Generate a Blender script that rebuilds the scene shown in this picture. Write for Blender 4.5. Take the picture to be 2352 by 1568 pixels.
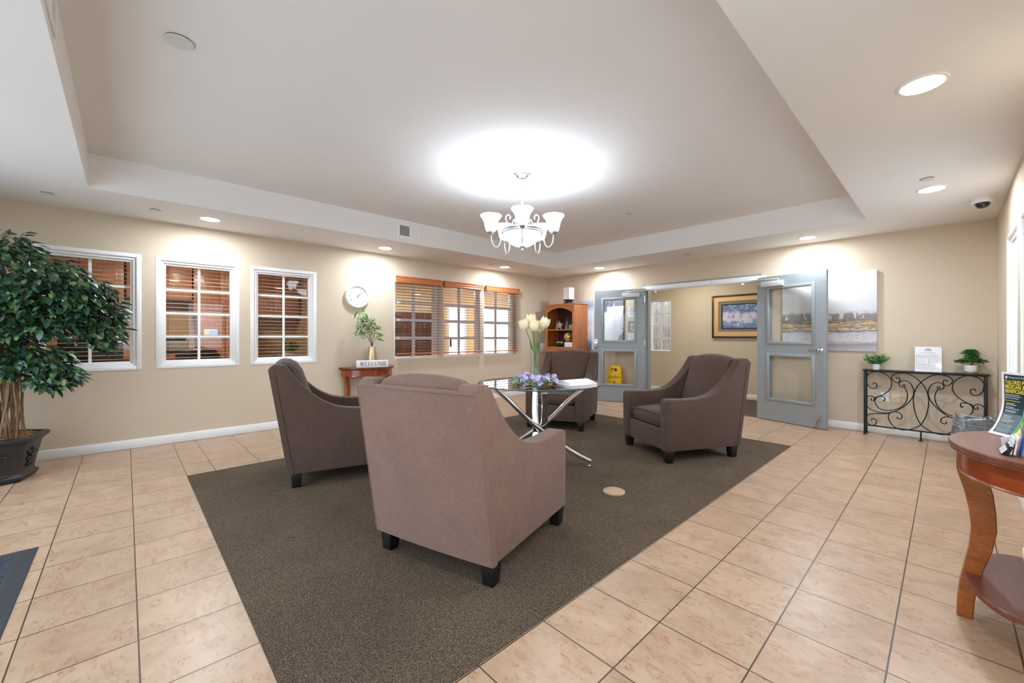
import bpy, bmesh, math, random
from mathutils import Vector, Matrix
PI = math.pi
random.seed(7)
S = bpy.context.scene
for o in list(bpy.data.objects):
    bpy.data.objects.remove(o)

# ------------------------------------------------------------------ camera
cam_d = bpy.data.cameras.new('camera')
cam = bpy.data.objects.new('camera', cam_d)
S.collection.objects.link(cam)
cam.location = (0, 0, 1.18)
cam.rotation_euler = (PI / 2, 0, math.radians(46.02))
cam_d.sensor_width = 36
cam_d.lens = 36 * 942.2 / 2352
cam_d.shift_x = -22.3 / 2352
cam_d.shift_y = -11.0 / 2352
cam_d.clip_start = 0.02
S.camera = cam

# ------------------------------------------------------------------ view, world
S.view_settings.view_transform = 'Standard'
S.view_settings.look = 'None'
S.view_settings.gamma = 1
S.view_settings.use_curve_mapping = False
S.view_settings.exposure = 3.95
S.cycles.use_denoising = True
S.cycles.max_bounces = 14
S.cycles.diffuse_bounces = 9
S.cycles.transmission_bounces = 10
S.cycles.transparent_max_bounces = 16
S.cycles.sample_clamp_indirect = 6
S.cycles.caustics_reflective = False
S.cycles.caustics_refractive = False
W = bpy.data.worlds.new('sky')
S.world = W
W.use_nodes = True
W.node_tree.nodes['Background'].inputs[0].default_value = (0.68, 0.83, 1.0, 1)
W.node_tree.nodes['Background'].inputs[1].default_value = 0.42

DOWNLIGHT = 25      # radiance of a recessed lamp's lens
SHADE = 0.92           # radiance of the chandelier's glass shades
BULB = 0.06            # watts of each chandelier bulb
HALL_FILL = 2.4
LOBBY_FILL = 7
OFFICE_FILL = 6

# ------------------------------------------------------------------ materials
def lin(c):
    return tuple(((v / 255) / 12.92 if v / 255 <= 0.04045 else ((v / 255 + 0.055) / 1.055) ** 2.4) for v in c) + (1,)

class NT:
    def __init__(s, name):
        s.m = bpy.data.materials.new(name)
        s.m.use_nodes = True
        s.t = s.m.node_tree
        s.b = s.t.nodes['Principled BSDF']
        s._pos = None
    def n(s, typ, **kw):
        nd = s.t.nodes.new(typ)
        for k, v in kw.items():
            setattr(nd, k, v)
        return nd
    def l(s, a, b):
        s.t.links.new(a, b)
    def coord(s, kind='Object', scale=(1, 1, 1)):
        tc = s.n('ShaderNodeTexCoord')
        mp = s.n('ShaderNodeMapping')
        mp.inputs['Scale'].default_value = scale
        s.l(tc.outputs[kind], mp.inputs[0])
        return mp.outputs[0]
    def noise(s, vec, scale, detail=4, rough=0.6, dist=0):
        nd = s.n('ShaderNodeTexNoise')
        nd.inputs['Scale'].default_value = scale
        nd.inputs['Detail'].default_value = detail
        nd.inputs['Roughness'].default_value = rough
        nd.inputs['Distortion'].default_value = dist
        s.l(vec, nd.inputs['Vector'])
        return nd.outputs['Fac']
    def ramp(s, fac, stops):
        r = s.n('ShaderNodeValToRGB')
        el = r.color_ramp.elements
        while len(el) < len(stops):
            el.new(0.5)
        for e, (p, c) in zip(el, stops):
            e.position = p
            e.color = c if len(c) == 4 else tuple(c) + (1,)
        s.l(fac, r.inputs[0])
        return r.outputs[0]
    def mix(s, fac, a, b, mode='MIX'):
        m = s.n('ShaderNodeMix', data_type='RGBA', blend_type=mode)
        if isinstance(fac, (int, float)):
            m.inputs[0].default_value = fac
        else:
            s.l(fac, m.inputs[0])
        for i, v in ((6, a), (7, b)):
            if isinstance(v, tuple):
                m.inputs[i].default_value = v
            else:
                s.l(v, m.inputs[i])
        return m.outputs[2]
    def math(s, op, a, b=None, c=None):
        m = s.n('ShaderNodeMath', operation=op)
        for i, v in enumerate((a, b, c)):
            if v is None:
                continue
            if isinstance(v, (int, float)):
                m.inputs[i].default_value = v
            else:
                s.l(v, m.inputs[i])
        return m.outputs[0]
    def bump(s, h, strength=0.3, dist=0.002):
        b = s.n('ShaderNodeBump')
        b.inputs['Strength'].default_value = strength
        b.inputs['Distance'].default_value = dist
        s.l(h, b.inputs['Height'])
        s.l(b.outputs[0], s.b.inputs['Normal'])
    def col(s, c):
        if isinstance(c, tuple):
            s.b.inputs['Base Color'].default_value = c
        else:
            s.l(c, s.b.inputs['Base Color'])

def simple(name, rgb, rough=0.5, metal=0.0, var=0.06, nscale=30, bump=0.0, bscale=200, spec=None, coat=0):
    k = NT(name)
    c = lin(rgb)
    v = k.coord()
    f = k.noise(v, nscale)
    lo = tuple(x * (1 - var) for x in c[:3]) + (1,)
    hi = tuple(min(1, x * (1 + var)) for x in c[:3]) + (1,)
    k.col(k.ramp(f, [(0.3, lo), (0.7, hi)]))
    k.b.inputs['Roughness'].default_value = rough
    k.b.inputs['Metallic'].default_value = metal
    if spec is not None:
        k.b.inputs['Specular IOR Level'].default_value = spec
    if coat:
        k.b.inputs['Coat Weight'].default_value = coat
        k.b.inputs['Coat Roughness'].default_value = 0.15
    if bump:
        k.bump(k.noise(v, bscale, 3), bump)
    return k.m

def emis(name, rgb, strength):
    k = NT(name)
    c = lin(rgb)
    k.col(c)
    k.b.inputs['Emission Color'].default_value = c
    k.b.inputs['Emission Strength'].default_value = strength
    return k.m

def wood(name, a, b, rough=0.35, scale=(1, 1, 12), coat=0.2, ns=6, axis=2):
    k = NT(name)
    v = k.coord('Object', scale)
    f = k.noise(v, ns, 5, 0.65, 1.2)
    g = k.noise(v, ns * 9, 3, 0.6)
    c = k.ramp(f, [(0.25, lin(a)), (0.75, lin(b))])
    d = k.ramp(g, [(0.35, (0.72, 0.72, 0.72, 1)), (0.6, (1, 1, 1, 1))])
    k.col(k.mix(1.0, c, d, 'MULTIPLY'))
    k.b.inputs['Roughness'].default_value = rough
    k.b.inputs['Coat Weight'].default_value = coat
    k.b.inputs['Coat Roughness'].default_value = 0.2
    k.bump(g, 0.08)
    return k.m

def glass(name, rough=0.0, tint=(1, 1, 1, 1), refl=1.0):
    # thin clear pane: transparent with a fresnel reflection
    k = NT(name)
    t = k.n('ShaderNodeBsdfTransparent'); t.inputs[0].default_value = tint
    g = k.n('ShaderNodeBsdfGlossy'); g.inputs['Roughness'].default_value = rough
    fr = k.n('ShaderNodeFresnel'); fr.inputs[0].default_value = 1.5
    mx = k.n('ShaderNodeMixShader')
    geo = k.n('ShaderNodeNewGeometry')
    f = k.math('MULTIPLY', fr.outputs[0], refl)
    f = k.math('MULTIPLY', f, k.math('SUBTRACT', 1.0, geo.outputs['Backfacing']))
    k.l(f, mx.inputs[0]); k.l(t.outputs[0], mx.inputs[1]); k.l(g.outputs[0], mx.inputs[2])
    out = k.t.nodes['Material Output']
    k.l(mx.outputs[0], out.inputs[0])
    return k.m

M = {}
# wall paint with a light orange peel
def paint(name, rgb, rough=0.75, bump=0.12):
    k = NT(name)
    v = k.coord()
    f = k.noise(v, 1.3, 3)
    c = lin(rgb)
    k.col(k.ramp(f, [(0.3, tuple(x * 0.97 for x in c[:3]) + (1,)), (0.7, c)]))
    k.b.inputs['Roughness'].default_value = rough
    k.b.inputs['Specular IOR Level'].default_value = 0.3
    k.bump(k.noise(v, 140, 2), bump, 0.001)
    return k.m
M['wall'] = paint('beige_wall_paint', (208, 190, 166))
M['ceil'] = paint('offwhite_ceiling_paint', (236, 232, 228), 0.8, 0.08)
M['hallwall'] = paint('beige_hall_paint', (206, 193, 168))
M['officewall'] = paint('tan_office_paint', (176, 150, 122))
M['orange'] = paint('apricot_lobby_paint', (234, 206, 170))
M['trim'] = simple('white_trim_paint', (238, 236, 232), 0.35, var=0.015)
M['white'] = simple('white_plastic', (236, 234, 230), 0.4, var=0.02)
M['lampwhite'] = simple('white_lampshade_fabric', (226, 216, 204), 0.8, var=0.02)
M['black'] = simple('black_plastic', (22, 22, 24), 0.4, var=0.2)
M['blackiron'] = simple('black_wrought_iron', (30, 36, 32), 0.45, 0.4, var=0.25, nscale=60, bump=0.1)
M['greendoor'] = simple('grey_door_paint', (145, 149, 149), 0.38, var=0.02)
M['darkgrey'] = simple('dark_grey_gap', (60, 64, 64), 0.6)
M['chrome'] = simple('chrome', (216, 219, 222), 0.07, 1.0, var=0.01)
M['nickel'] = simple('brushed_nickel', (196, 196, 198), 0.25, 1.0, var=0.04)
M['chandmetal'] = simple('pewter_enamel', (190, 188, 186), 0.35, 0.6, var=0.04)
M['silverpaint'] = simple('silver_grey_paint', (206, 204, 200), 0.35, 0.15, var=0.02)
M['glass'] = glass('window_glass', refl=0.8)
M['doorglass'] = glass('door_glass', tint=(0.975, 0.985, 0.98, 1))
M['tableglass'] = glass('table_glass', tint=(0.95, 0.985, 0.97, 1), refl=1.6)
M['glassedge'] = simple('glass_edge_green', (58, 92, 84), 0.1, var=0.1)
M['acrylic'] = glass('clear_acrylic', tint=(0.97, 0.975, 0.975, 1), refl=0.7)
M['cherry'] = wood('cherry_wood', (120, 46, 16), (168, 76, 28), 0.28, (1, 1, 6), 0.5)
M['cherrytop'] = wood('cherry_wood_top', (104, 52, 30), (130, 68, 42), 0.38, (1, 8, 1), 0.15)
M['oak'] = wood('orange_oak', (158, 88, 40), (196, 120, 62), 0.4, (5, 5, 0.7), 0.2)
M['oakshade'] = wood('shaded_oak', (74, 40, 22), (94, 52, 30), 0.5, (5, 5, 0.7), 0.0)  # oak darkened to carry the shade inside the bookcase
M['blindwood'] = wood('blind_wood', (176, 92, 44), (206, 124, 68), 0.35, (1, 6, 20), 0.3)
M['slat'] = wood('shaded_slat_wood', (112, 60, 38), (136, 78, 50), 0.4, (1, 1, 1), 0.1)  # slat colour darkened to carry the shade on their undersides
M['litslat'] = wood('lit_slat_wood', (206, 176, 146), (224, 198, 170), 0.4, (1, 1, 1), 0.1)  # brown slats made pale to carry the light on their edges
M['cabinet'] = wood('office_cabinet_wood', (150, 100, 72), (178, 126, 96), 0.4, (3, 3, 0.6), 0.2)
M['legblack'] = simple('black_lacquered_wood', (20, 18, 17), 0.4, var=0.3, nscale=14)
M['brass'] = simple('champagne_gold_metal', (208, 188, 142), 0.32, 0.75, var=0.04)
M['gold'] = simple('antique_gold', (196, 150, 84), 0.35, 0.8, var=0.3, nscale=40)
M['stem'] = simple('green_stem', (96, 128, 62), 0.5, var=0.15)
M['tulip'] = simple('cream_tulip_petal', (252, 236, 198), 0.6, var=0.05, nscale=18)
M['paper'] = simple('white_paper', (238, 236, 234), 0.6, var=0.02)
M['ink'] = simple('grey_ink', (110, 112, 116), 0.6)
M['inkdark'] = simple('black_ink', (26, 26, 28), 0.6)
M['yellowplastic'] = simple('yellow_plastic', (250, 204, 10), 0.4, var=0.04)
M['redink'] = simple('red_ink', (168, 22, 14), 0.5)
M['clearplate'] = glass('clear_front_plate', 0.05, (0.985, 0.985, 0.985, 1), 0.12)
M['cherryleg'] = wood('golden_cherry_leg', (136, 70, 22), (172, 98, 38), 0.3, (1, 1, 3), 0.5, 4)
M['liner'] = glass('clear_bin_liner', 0.25, (0.80, 0.82, 0.85, 1), 3.5)
M['bin'] = simple('grey_bin_plastic', (112, 114, 118), 0.5)
M['whitepot'] = simple('speckled_white_ceramic', (228, 228, 226), 0.4, var=0.08, nscale=120)
M['mulch'] = simple('dry_moss', (150, 108, 66), 0.9, var=0.5, nscale=90, bump=0.8, bscale=90)
M['trunk'] = simple('vine_bark', (118, 90, 62), 0.8, var=0.35, nscale=25, bump=0.4, bscale=60)
M['pot'] = simple('dark_bronze_pot', (48, 44, 42), 0.42, 0.15, var=0.2, nscale=12)
M['rubber'] = simple('black_rubber', (42, 44, 46), 0.6, var=0.1)
M['dome'] = simple('dark_dome', (20, 22, 28), 0.1, coat=0.6)
M['dimple'] = simple('pale_ceiling_cover', (214, 210, 204), 0.5, var=0.02)
M['ventdark'] = simple('dark_duct', (62, 58, 54), 0.8)
M['downlens'] = emis('recessed_lamp_lens', (226, 240, 255), DOWNLIGHT)
M['shade'] = emis('glowing_frosted_glass', (238, 246, 255), SHADE)
M['halllens'] = emis('hall_fill_lens', (250, 246, 236), HALL_FILL)
M['lobbylens'] = emis('lobby_fill_lens', (255, 246, 232), LOBBY_FILL)
M['officelens'] = emis('office_fill_lens', (255, 238, 216), OFFICE_FILL)
M['screen'] = emis('lit_screen', (110, 140, 230), 0.10)
M['mailbox'] = simple('brown_mailbox_metal', (70, 46, 38), 0.4, 0.3, var=0.12)
M['tape'] = simple('beige_plate_plastic', (226, 204, 168), 0.4, var=0.02)
M['outletcap'] = simple('tan_floor_cap', (182, 152, 122), 0.5, var=0.05)

def leafmat(name, dark, mid, light, scale=14, rough=0.45):
    k = NT(name)
    v = k.coord()
    f = k.noise(v, scale, 2, 0.5)
    k.col(k.ramp(f, [(0.36, lin(dark)), (0.55, lin(mid)), (0.72, lin(light))]))
    k.b.inputs['Roughness'].default_value = rough
    return k.m
M['ficus'] = leafmat('ficus_leaf', (26, 50, 38), (52, 86, 58), (118, 148, 72), 16, 0.34)
M['lightleaf'] = leafmat('fresh_leaf', (86, 128, 48), (128, 168, 78), (170, 196, 112), 40)
M['darkleaf'] = leafmat('bonsai_leaf', (44, 112, 36), (70, 152, 56), (116, 184, 84), 60)
M['midleaf'] = leafmat('boxwood_leaf', (58, 108, 42), (92, 148, 62), (140, 184, 100), 60)
M['lilac'] = leafmat('lilac_petal', (196, 182, 226), (220, 210, 244), (240, 236, 252), 60)
M['whiteflower'] = leafmat('white_blossom', (220, 220, 206), (240, 240, 230), (250, 250, 244), 60)

def floor_tile():
    k = NT('sand_floor_tile')
    s = 0.3388
    geo = k.n('ShaderNodeNewGeometry')
    sep = k.n('ShaderNodeSeparateXYZ')
    k.l(geo.outputs['Position'], sep.inputs[0])
    X, Y = sep.outputs[0], sep.outputs[1]
    xs = k.math('DIVIDE', k.math('ADD', X, 0.825), s)
    lt = k.math('LESS_THAN', Y, 0.374)
    off = k.math('ADD', k.math('MULTIPLY', lt, 0.374 - 0.571), 0.571)
    ys = k.math('DIVIDE', k.math('SUBTRACT', Y, off), s)
    def edge(q):
        fr = k.math('FRACT', k.math('ADD', q, 0.5))
        return k.math('ABSOLUTE', k.math('SUBTRACT', fr, 0.5))
    gx = k.math('LESS_THAN', edge(xs), 0.0028 / s)
    gy = k.math('LESS_THAN', edge(ys), 0.0026 / s)
    gline = k.math('LESS_THAN', k.math('ABSOLUTE', k.math('SUBTRACT', Y, 0.374)), 0.0022)
    g = k.math('MAXIMUM', k.math('MAXIMUM', gx, gy), gline)
    cx, cy = k.math('FLOOR', xs), k.math('FLOOR', k.math('ADD', ys, k.math('MULTIPLY', lt, 40.0)))
    cmb = k.n('ShaderNodeCombineXYZ'); k.l(cx, cmb.inputs[0]); k.l(cy, cmb.inputs[1])
    wn = k.n('ShaderNodeTexWhiteNoise', noise_dimensions='3D'); k.l(cmb.outputs[0], wn.inputs['Vector'])
    # each tile shows another piece of the stone pattern
    sh = k.n('ShaderNodeVectorMath', operation='SCALE'); k.l(wn.outputs['Color'], sh.inputs[0]); sh.inputs['Scale'].default_value = 7.0
    ad = k.n('ShaderNodeVectorMath', operation='ADD'); k.l(sh.outputs[0], ad.inputs[0]); k.l(geo.outputs['Position'], ad.inputs[1])
    v = ad.outputs[0]
    n1 = k.noise(v, 5, 6, 0.65, 0.4)
    st = k.n('ShaderNodeMapping'); st.inputs['Scale'].default_value = (0.5, 1.0, 1.0); k.l(v, st.inputs[0])
    n2 = k.noise(st.outputs[0], 17, 6, 0.7, 1.2)
    n3 = k.noise(st.outputs[0], 95, 4, 0.7)
    base = k.ramp(n1, [(0.3, lin((164, 133, 106))), (0.5, lin((179, 149, 121))), (0.7, lin((188, 159, 131)))])
    warm = k.mix(k.ramp(n2, [(0.50, (0, 0, 0, 1)), (0.68, (0.75, 0.75, 0.75, 1))]), base, lin((166, 122, 90)))
    specks = k.math('MULTIPLY', k.math('GREATER_THAN', n3, 0.60), k.math('GREATER_THAN', n2, 0.52))
    spk = k.mix(k.math('MULTIPLY', specks, 0.6), warm, lin((104, 84, 70)))
    tone = k.ramp(wn.outputs['Value'], [(0, (0.94, 0.94, 0.94, 1)), (1, (1.03, 1.02, 1.01, 1))])
    c = k.mix(1.0, spk, tone, 'MULTIPLY')
    k.col(k.mix(g, c, lin((74, 58, 46))))
    k.b.inputs['Roughness'].default_value = 0.33
    k.b.inputs['Specular IOR Level'].default_value = 0.55
    h = k.math('SUBTRACT', k.math('MULTIPLY', n2, 0.35), k.math('MULTIPLY', g, 1.0))
    k.bump(h, 0.25, 0.002)
    return k.m
M['tile'] = floor_tile()

def carpet():
    k = NT('brown_loop_carpet')
    v = k.coord('Object', (1, 1, 1))
    n1 = k.noise(v, 190, 2, 0.6)
    n2 = k.noise(v, 1.6, 4, 0.6)
    n3 = k.noise(v, 420, 2, 0.5)
    c = k.ramp(n1, [(0.3, lin((60, 48, 37))), (0.5, lin((89, 75, 61))), (0.7, lin((132, 115, 96)))])
    d = k.ramp(n2, [(0.3, (0.80, 0.80, 0.80, 1)), (0.7, (1.08, 1.07, 1.05, 1))])
    k.col(k.mix(1.0, c, d, 'MULTIPLY'))
    k.b.inputs['Roughness'].default_value = 0.95
    k.b.inputs['Specular IOR Level'].default_value = 0.1
    k.bump(n1, 0.9, 0.004)
    return k.m
M['carpet'] = carpet()
M['hallcarpet'] = simple('dark_hall_carpet', (84, 72, 62), 0.95, var=0.3, nscale=200, bump=0.6, bscale=250)

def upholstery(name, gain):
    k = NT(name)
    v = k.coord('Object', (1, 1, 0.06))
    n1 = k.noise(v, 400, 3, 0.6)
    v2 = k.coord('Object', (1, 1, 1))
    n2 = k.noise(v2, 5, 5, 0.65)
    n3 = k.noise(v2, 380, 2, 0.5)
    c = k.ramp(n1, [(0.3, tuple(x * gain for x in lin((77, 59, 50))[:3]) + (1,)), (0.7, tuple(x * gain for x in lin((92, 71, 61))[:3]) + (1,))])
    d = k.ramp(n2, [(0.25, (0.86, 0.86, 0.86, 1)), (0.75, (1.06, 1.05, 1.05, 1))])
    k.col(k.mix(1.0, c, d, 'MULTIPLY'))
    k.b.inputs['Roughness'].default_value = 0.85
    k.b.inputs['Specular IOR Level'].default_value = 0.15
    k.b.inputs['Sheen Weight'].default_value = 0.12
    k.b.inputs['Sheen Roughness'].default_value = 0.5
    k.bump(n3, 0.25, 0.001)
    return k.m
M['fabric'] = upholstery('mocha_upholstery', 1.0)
M['palefabric'] = upholstery('pale_mocha_upholstery', 2.25)  # same upholstery with a higher colour gain

def stone():
    k = NT('stacked_stone')
    v = k.coord('Object')
    b = k.n('ShaderNodeTexBrick')
    k.l(v, b.inputs['Vector'])
    b.inputs['Scale'].default_value = 4.5
    b.inputs['Color1'].default_value = lin((196, 184, 176))
    b.inputs['Color2'].default_value = lin((160, 146, 140))
    b.inputs['Mortar'].default_value = lin((96, 86, 82))
    b.inputs['Mortar Size'].default_value = 0.03
    b.inputs['Row Height'].default_value = 0.22
    b.inputs['Brick Width'].default_value = 0.7
    k.col(k.mix(0.5, b.outputs[0], k.ramp(k.noise(v, 12), [(0.3, lin((130, 118, 112))), (0.7, lin((214, 206, 200)))])))
    k.b.inputs['Roughness'].default_value = 0.9
    return k.m
M['stone'] = stone()
M['concrete'] = simple('pale_concrete', (206, 205, 202), 0.9, var=0.08)

# ------------------------------------------------------------------ mesh helpers
class MB:
    def __init__(s):
        s.bm = bmesh.new()
        s.mi = 0
        s.tag = []
    def face(s, vs):
        try:
            f = s.bm.faces.new(vs)
            f.material_index = s.mi
            return f
        except ValueError:
            return None
    def box(s, x0, x1, y0, y1, z0, z1):
        v = [s.bm.verts.new(p) for p in ((x0, y0, z0), (x1, y0, z0), (x1, y1, z0), (x0, y1, z0), (x0, y0, z1), (x1, y0, z1), (x1, y1, z1), (x0, y1, z1))]
        for q in ((3, 2, 1, 0), (4, 5, 6, 7), (0, 1, 5, 4), (1, 2, 6, 5), (2, 3, 7, 6), (3, 0, 4, 7)):
            s.face([v[i] for i in q])
        return s
    def loft(s, rings, cap=True, closed=True):
        R = [[s.bm.verts.new(p) for p in r] for r in rings]
        n = len(R[0])
        for a, b in zip(R, R[1:]):
            for i in range(n if closed else n - 1):
                j = (i + 1) % n
                s.face((a[i], a[j], b[j], b[i]))
        if cap:
            s.face(list(reversed(R[0])))
            s.face(R[-1])
        return s
    def prism(s, poly, a, b, f):
        # poly: 2d points, f(u, v, w) -> 3d, extruded from w=a to w=b
        return s.loft([[f(u, v, a) for u, v in poly], [f(u, v, b) for u, v in poly]])
    def lathe(s, prof, c=(0, 0, 0), n=24, cap=True, ax=(1, 1)):
        rings = []
        for r, z in prof:
            rings.append([(c[0] + ax[0] * r * math.cos(2 * PI * i / n), c[1] + ax[1] * r * math.sin(2 * PI * i / n), c[2] + z) for i in range(n)])
        return s.loft(rings, cap)
    def tube(s, pts, r, n=8, cap=True, closed=False, flat=None):
        P = [Vector(p) for p in pts]
        rad = r if isinstance(r, (list, tuple)) else [r] * len(P)
        rings = []
        up = None
        for i, p in enumerate(P):
            if closed:
                t = P[(i + 1) % len(P)] - P[i - 1]
            else:
                t = P[min(i + 1, len(P) - 1)] - P[max(i - 1, 0)]
            if t.length < 1e-9:
                t = Vector((0, 0, 1))
            t.normalize()
            if up is None:
                up = Vector((0, 0, 1)) if abs(t.z) < 0.9 else Vector((1, 0, 0))
            a = t.cross(up)
            if a.length < 1e-6:
                a = t.orthogonal()
            a.normalize()
            b = a.cross(t).normalized()
            up = b
            k = flat or (1, 1)
            rings.append([tuple(p + a * (rad[i] * k[0] * math.cos(2 * PI * j / n)) + b * (rad[i] * k[1] * math.sin(2 * PI * j / n))) for j in range(n)])
        if closed:
            rings.append(rings[0])
            return s.loft(rings, False)
        return s.loft(rings, cap)
    def bar(s, pts, w, h, side):
        # rectangular bar along pts; side = fixed direction of the width
        P = [Vector(p) for p in pts]
        sd = Vector(side).normalized()
        rings = []
        for i, p in enumerate(P):
            t = (P[min(i + 1, len(P) - 1)] - P[max(i - 1, 0)]).normalized()
            nn = t.cross(sd).normalized()
            rings.append([tuple(p + sd * (w / 2 * a) + nn * (h / 2 * b)) for a, b in ((-1, -1), (1, -1), (1, 1), (-1, 1))])
        return s.loft(rings)
    def sphere(s, c, r, n=12, m=8, sc=(1, 1, 1)):
        rings = []
        for j in range(1, m):
            a = PI * j / m
            rings.append([(c[0] + sc[0] * r * math.sin(a) * math.cos(2 * PI * i / n), c[1] + sc[1] * r * math.sin(a) * math.sin(2 * PI * i / n), c[2] - sc[2] * r * math.cos(a)) for i in range(n)])
        return s.loft(rings)
    def leaf(s, p, d, up, L, Wd, bend=0.25):
        p = Vector(p); d = Vector(d).normalized()
        sd = d.cross(Vector(up))
        if sd.length < 1e-4:
            sd = d.orthogonal()
        sd.normalize()
        nn = sd.cross(d)
        q = [p, p + d * L * 0.35 + sd * Wd * 0.5 + nn * L * 0.04, p + d * L * 0.7 + sd * Wd * 0.36 - nn * L * bend * 0.4, p + d * L - nn * L * bend,
             p + d * L * 0.7 - sd * Wd * 0.36 - nn * L * bend * 0.4, p + d * L * 0.35 - sd * Wd * 0.5 + nn * L * 0.04, p + d * L * 0.5 - nn * L * 0.07]
        v = [s.bm.verts.new(x) for x in q]
        for a, b in ((0, 1), (1, 2), (2, 3), (3, 4), (4, 5), (5, 0)):
            s.face((v[a], v[b], v[6]))
        return s
    def obj(s, name, mat, parent=None, smooth=False, bevel=0, seg=2, angle=0.6, flip=False, sub=0):
        bmesh.ops.recalc_face_normals(s.bm, faces=s.bm.faces)
        me = bpy.data.meshes.new(name)
        s.bm.to_mesh(me)
        s.bm.free()
        for mm in (mat if isinstance(mat, (list, tuple)) else [mat]):
            me.materials.append(mm)
        o = bpy.data.objects.new(name, me)
        S.collection.objects.link(o)
        if parent is not None:
            o.parent = parent
        if smooth:
            for p in me.polygons:
                p.use_smooth = True
            if angle < 3:
                try:
                    me.set_sharp_from_angle(angle=angle)
                except Exception:
                    pass
        if bevel:
            b = o.modifiers.new('bevel', 'BEVEL')
            b.width = bevel; b.segments = seg; b.limit_method = 'ANGLE'; b.angle_limit = 0.6
            for p in me.polygons:
                p.use_smooth = True
        if sub:
            m = o.modifiers.new('sub', 'SUBSURF'); m.levels = sub; m.render_levels = sub
        return o

def tag(o, label=None, cat=None, group=None, kind=None):
    if label: o['label'] = label
    if cat: o['category'] = cat
    if group: o['group'] = group
    if kind: o['kind'] = kind
    return o
def thing(name, label, cat, loc=(0, 0, 0), rz=0, group=None):
    o = bpy.data.objects.new(name, None)
    o.empty_display_size = 0.05
    S.collection.objects.link(o)
    o.location = loc
    o.rotation_euler = (0, 0, rz)
    return tag(o, label, cat, group)
def copy_tree(o, parent=None):
    c = o.copy()
    S.collection.objects.link(c)
    if parent is not None:
        c.parent = parent
    for ch in list(o.children):
        copy_tree(ch, c)
    return c
def struct(o):
    o['kind'] = 'structure'
    return o
def text_bm(txt, size, depth=0.0006, align='CENTER', bold=False):
    # lettering as a flat mesh in the x/y plane
    cu = bpy.data.curves.new('lettering', 'FONT')
    cu.body = txt
    cu.size = size
    cu.align_x = align
    cu.align_y = 'CENTER'
    cu.extrude = depth
    cu.resolution_u = 3
    if bold:
        cu.offset = size * 0.02
    t = bpy.data.objects.new('lettering', cu)
    S.collection.objects.link(t)
    dg = bpy.context.evaluated_depsgraph_get()
    me = bpy.data.meshes.new_from_object(t.evaluated_get(dg))
    bpy.data.objects.remove(t)
    bpy.data.curves.remove(cu)
    b = bmesh.new()
    b.from_mesh(me)
    bpy.data.meshes.remove(me)
    return b
def add_bm(mb, b, f):
    # append bmesh b into builder mb through the map f(co)->co
    vm = {}
    for v in b.verts:
        vm[v] = mb.bm.verts.new(f(v.co))
    for fc in b.faces:
        mb.face([vm[v] for v in fc.verts])
    b.free()
def catmull(P, k=6, closed=False):
    P = [Vector(p) for p in P]
    out = []
    n = len(P)
    for i in range(n if closed else n - 1):
        p0 = P[(i - 1) % n] if closed else P[max(i - 1, 0)]
        p1 = P[i]; p2 = P[(i + 1) % n]
        p3 = P[(i + 2) % n] if closed else P[min(i + 2, n - 1)]
        for j in range(k):
            t = j / k
            out.append(0.5 * ((2 * p1) + (p2 - p0) * t + (2 * p0 - 5 * p1 + 4 * p2 - p3) * t * t + (3 * p1 - p0 - 3 * p2 + p3) * t ** 3))
    if not closed:
        out.append(P[-1])
    return out
# ------------------------------------------------------------------ the room
XA, XR, YB, YF = -5.98, 0.37, 6.64, -1.3
ZC, ZT = 2.44, 2.735
TX0, TX1, TY0, TY1 = -5.04, -0.60, -0.23, 5.74

def wall(name, axis, c0, c1, a0, a1, z0, z1, holes, mat, box=None):
    # wall slab: thickness c0..c1 on the other axis, from a0 to a1; holes = (a0, a1, z0, z1)
    mb = MB()
    cuts = sorted(set([a0, a1] + [h[0] for h in holes] + [h[1] for h in holes]))
    for p, q in zip(cuts, cuts[1:]):
        hs = sorted([(h[2], h[3]) for h in holes if h[0] <= p + 1e-6 and h[1] >= q - 1e-6])
        z = z0
        spans = []
        for lo, hi in hs:
            if lo > z + 1e-6: spans.append((z, lo))
            z = hi
        if z < z1 - 1e-6: spans.append((z, z1))
        for lo, hi in spans:
            if axis == 'y': mb.box(c0, c1, p, q, lo, hi)
            else: mb.box(p, q, c0, c1, lo, hi)
    return struct(mb.obj(name, mat))

struct(MB().box(XA - 3.1, XR + 0.14, YF - 0.14, YB + 0.005, -0.1, 0).obj('floor', M['tile']))
struct(MB().box(XA - 3.1, XR + 0.14, YB + 0.005, 8.54, -0.1, 0.0).obj('floor_hall', M['hallcarpet']))
struct(MB().box(-30, 30, -30, 30, -0.3, -0.12).obj('ground', M['concrete']))

WA = [(-0.645, 0.12), (0.232, 0.995), (1.108, 1.875)]
WB = [(3.006, 3.778), (3.905, 4.680), (4.778, 5.527)]
WZ0, WZ1 = 0.83, 2.06
wall('wall_left', 'y', XA - 0.14, XA, YF - 0.14, YB, 0, ZC, [(a, b, WZ0, WZ1) for a, b in WA + WB], M['wall'])
DX0, DX1, DZ = -3.71, -1.91, 2.045
wall('wall_back', 'x', YB, YB + 0.14, XA - 0.14, XR + 0.14, 0, ZC, [(DX0 - 0.05, DX1 + 0.05, 0, DZ + 0.05)], M['wall'])
WR = [(4.80, 5.60), (3.83, 4.63), (1.00, 1.80), (-0.2, 0.6)]  # last two windows are unseen, added for their daylight
wall('wall_right', 'y', XR, XR + 0.14, YF - 0.14, YB, 0, ZC, [(a, b, WZ0, WZ1) for a, b in WR], M['wall'])
wall('wall_front', 'x', YF - 0.14, YF, XA - 0.14, XR, 0, ZC, [(-5.2, -0.5, 0, 2.2)], M['wall'])

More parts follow.
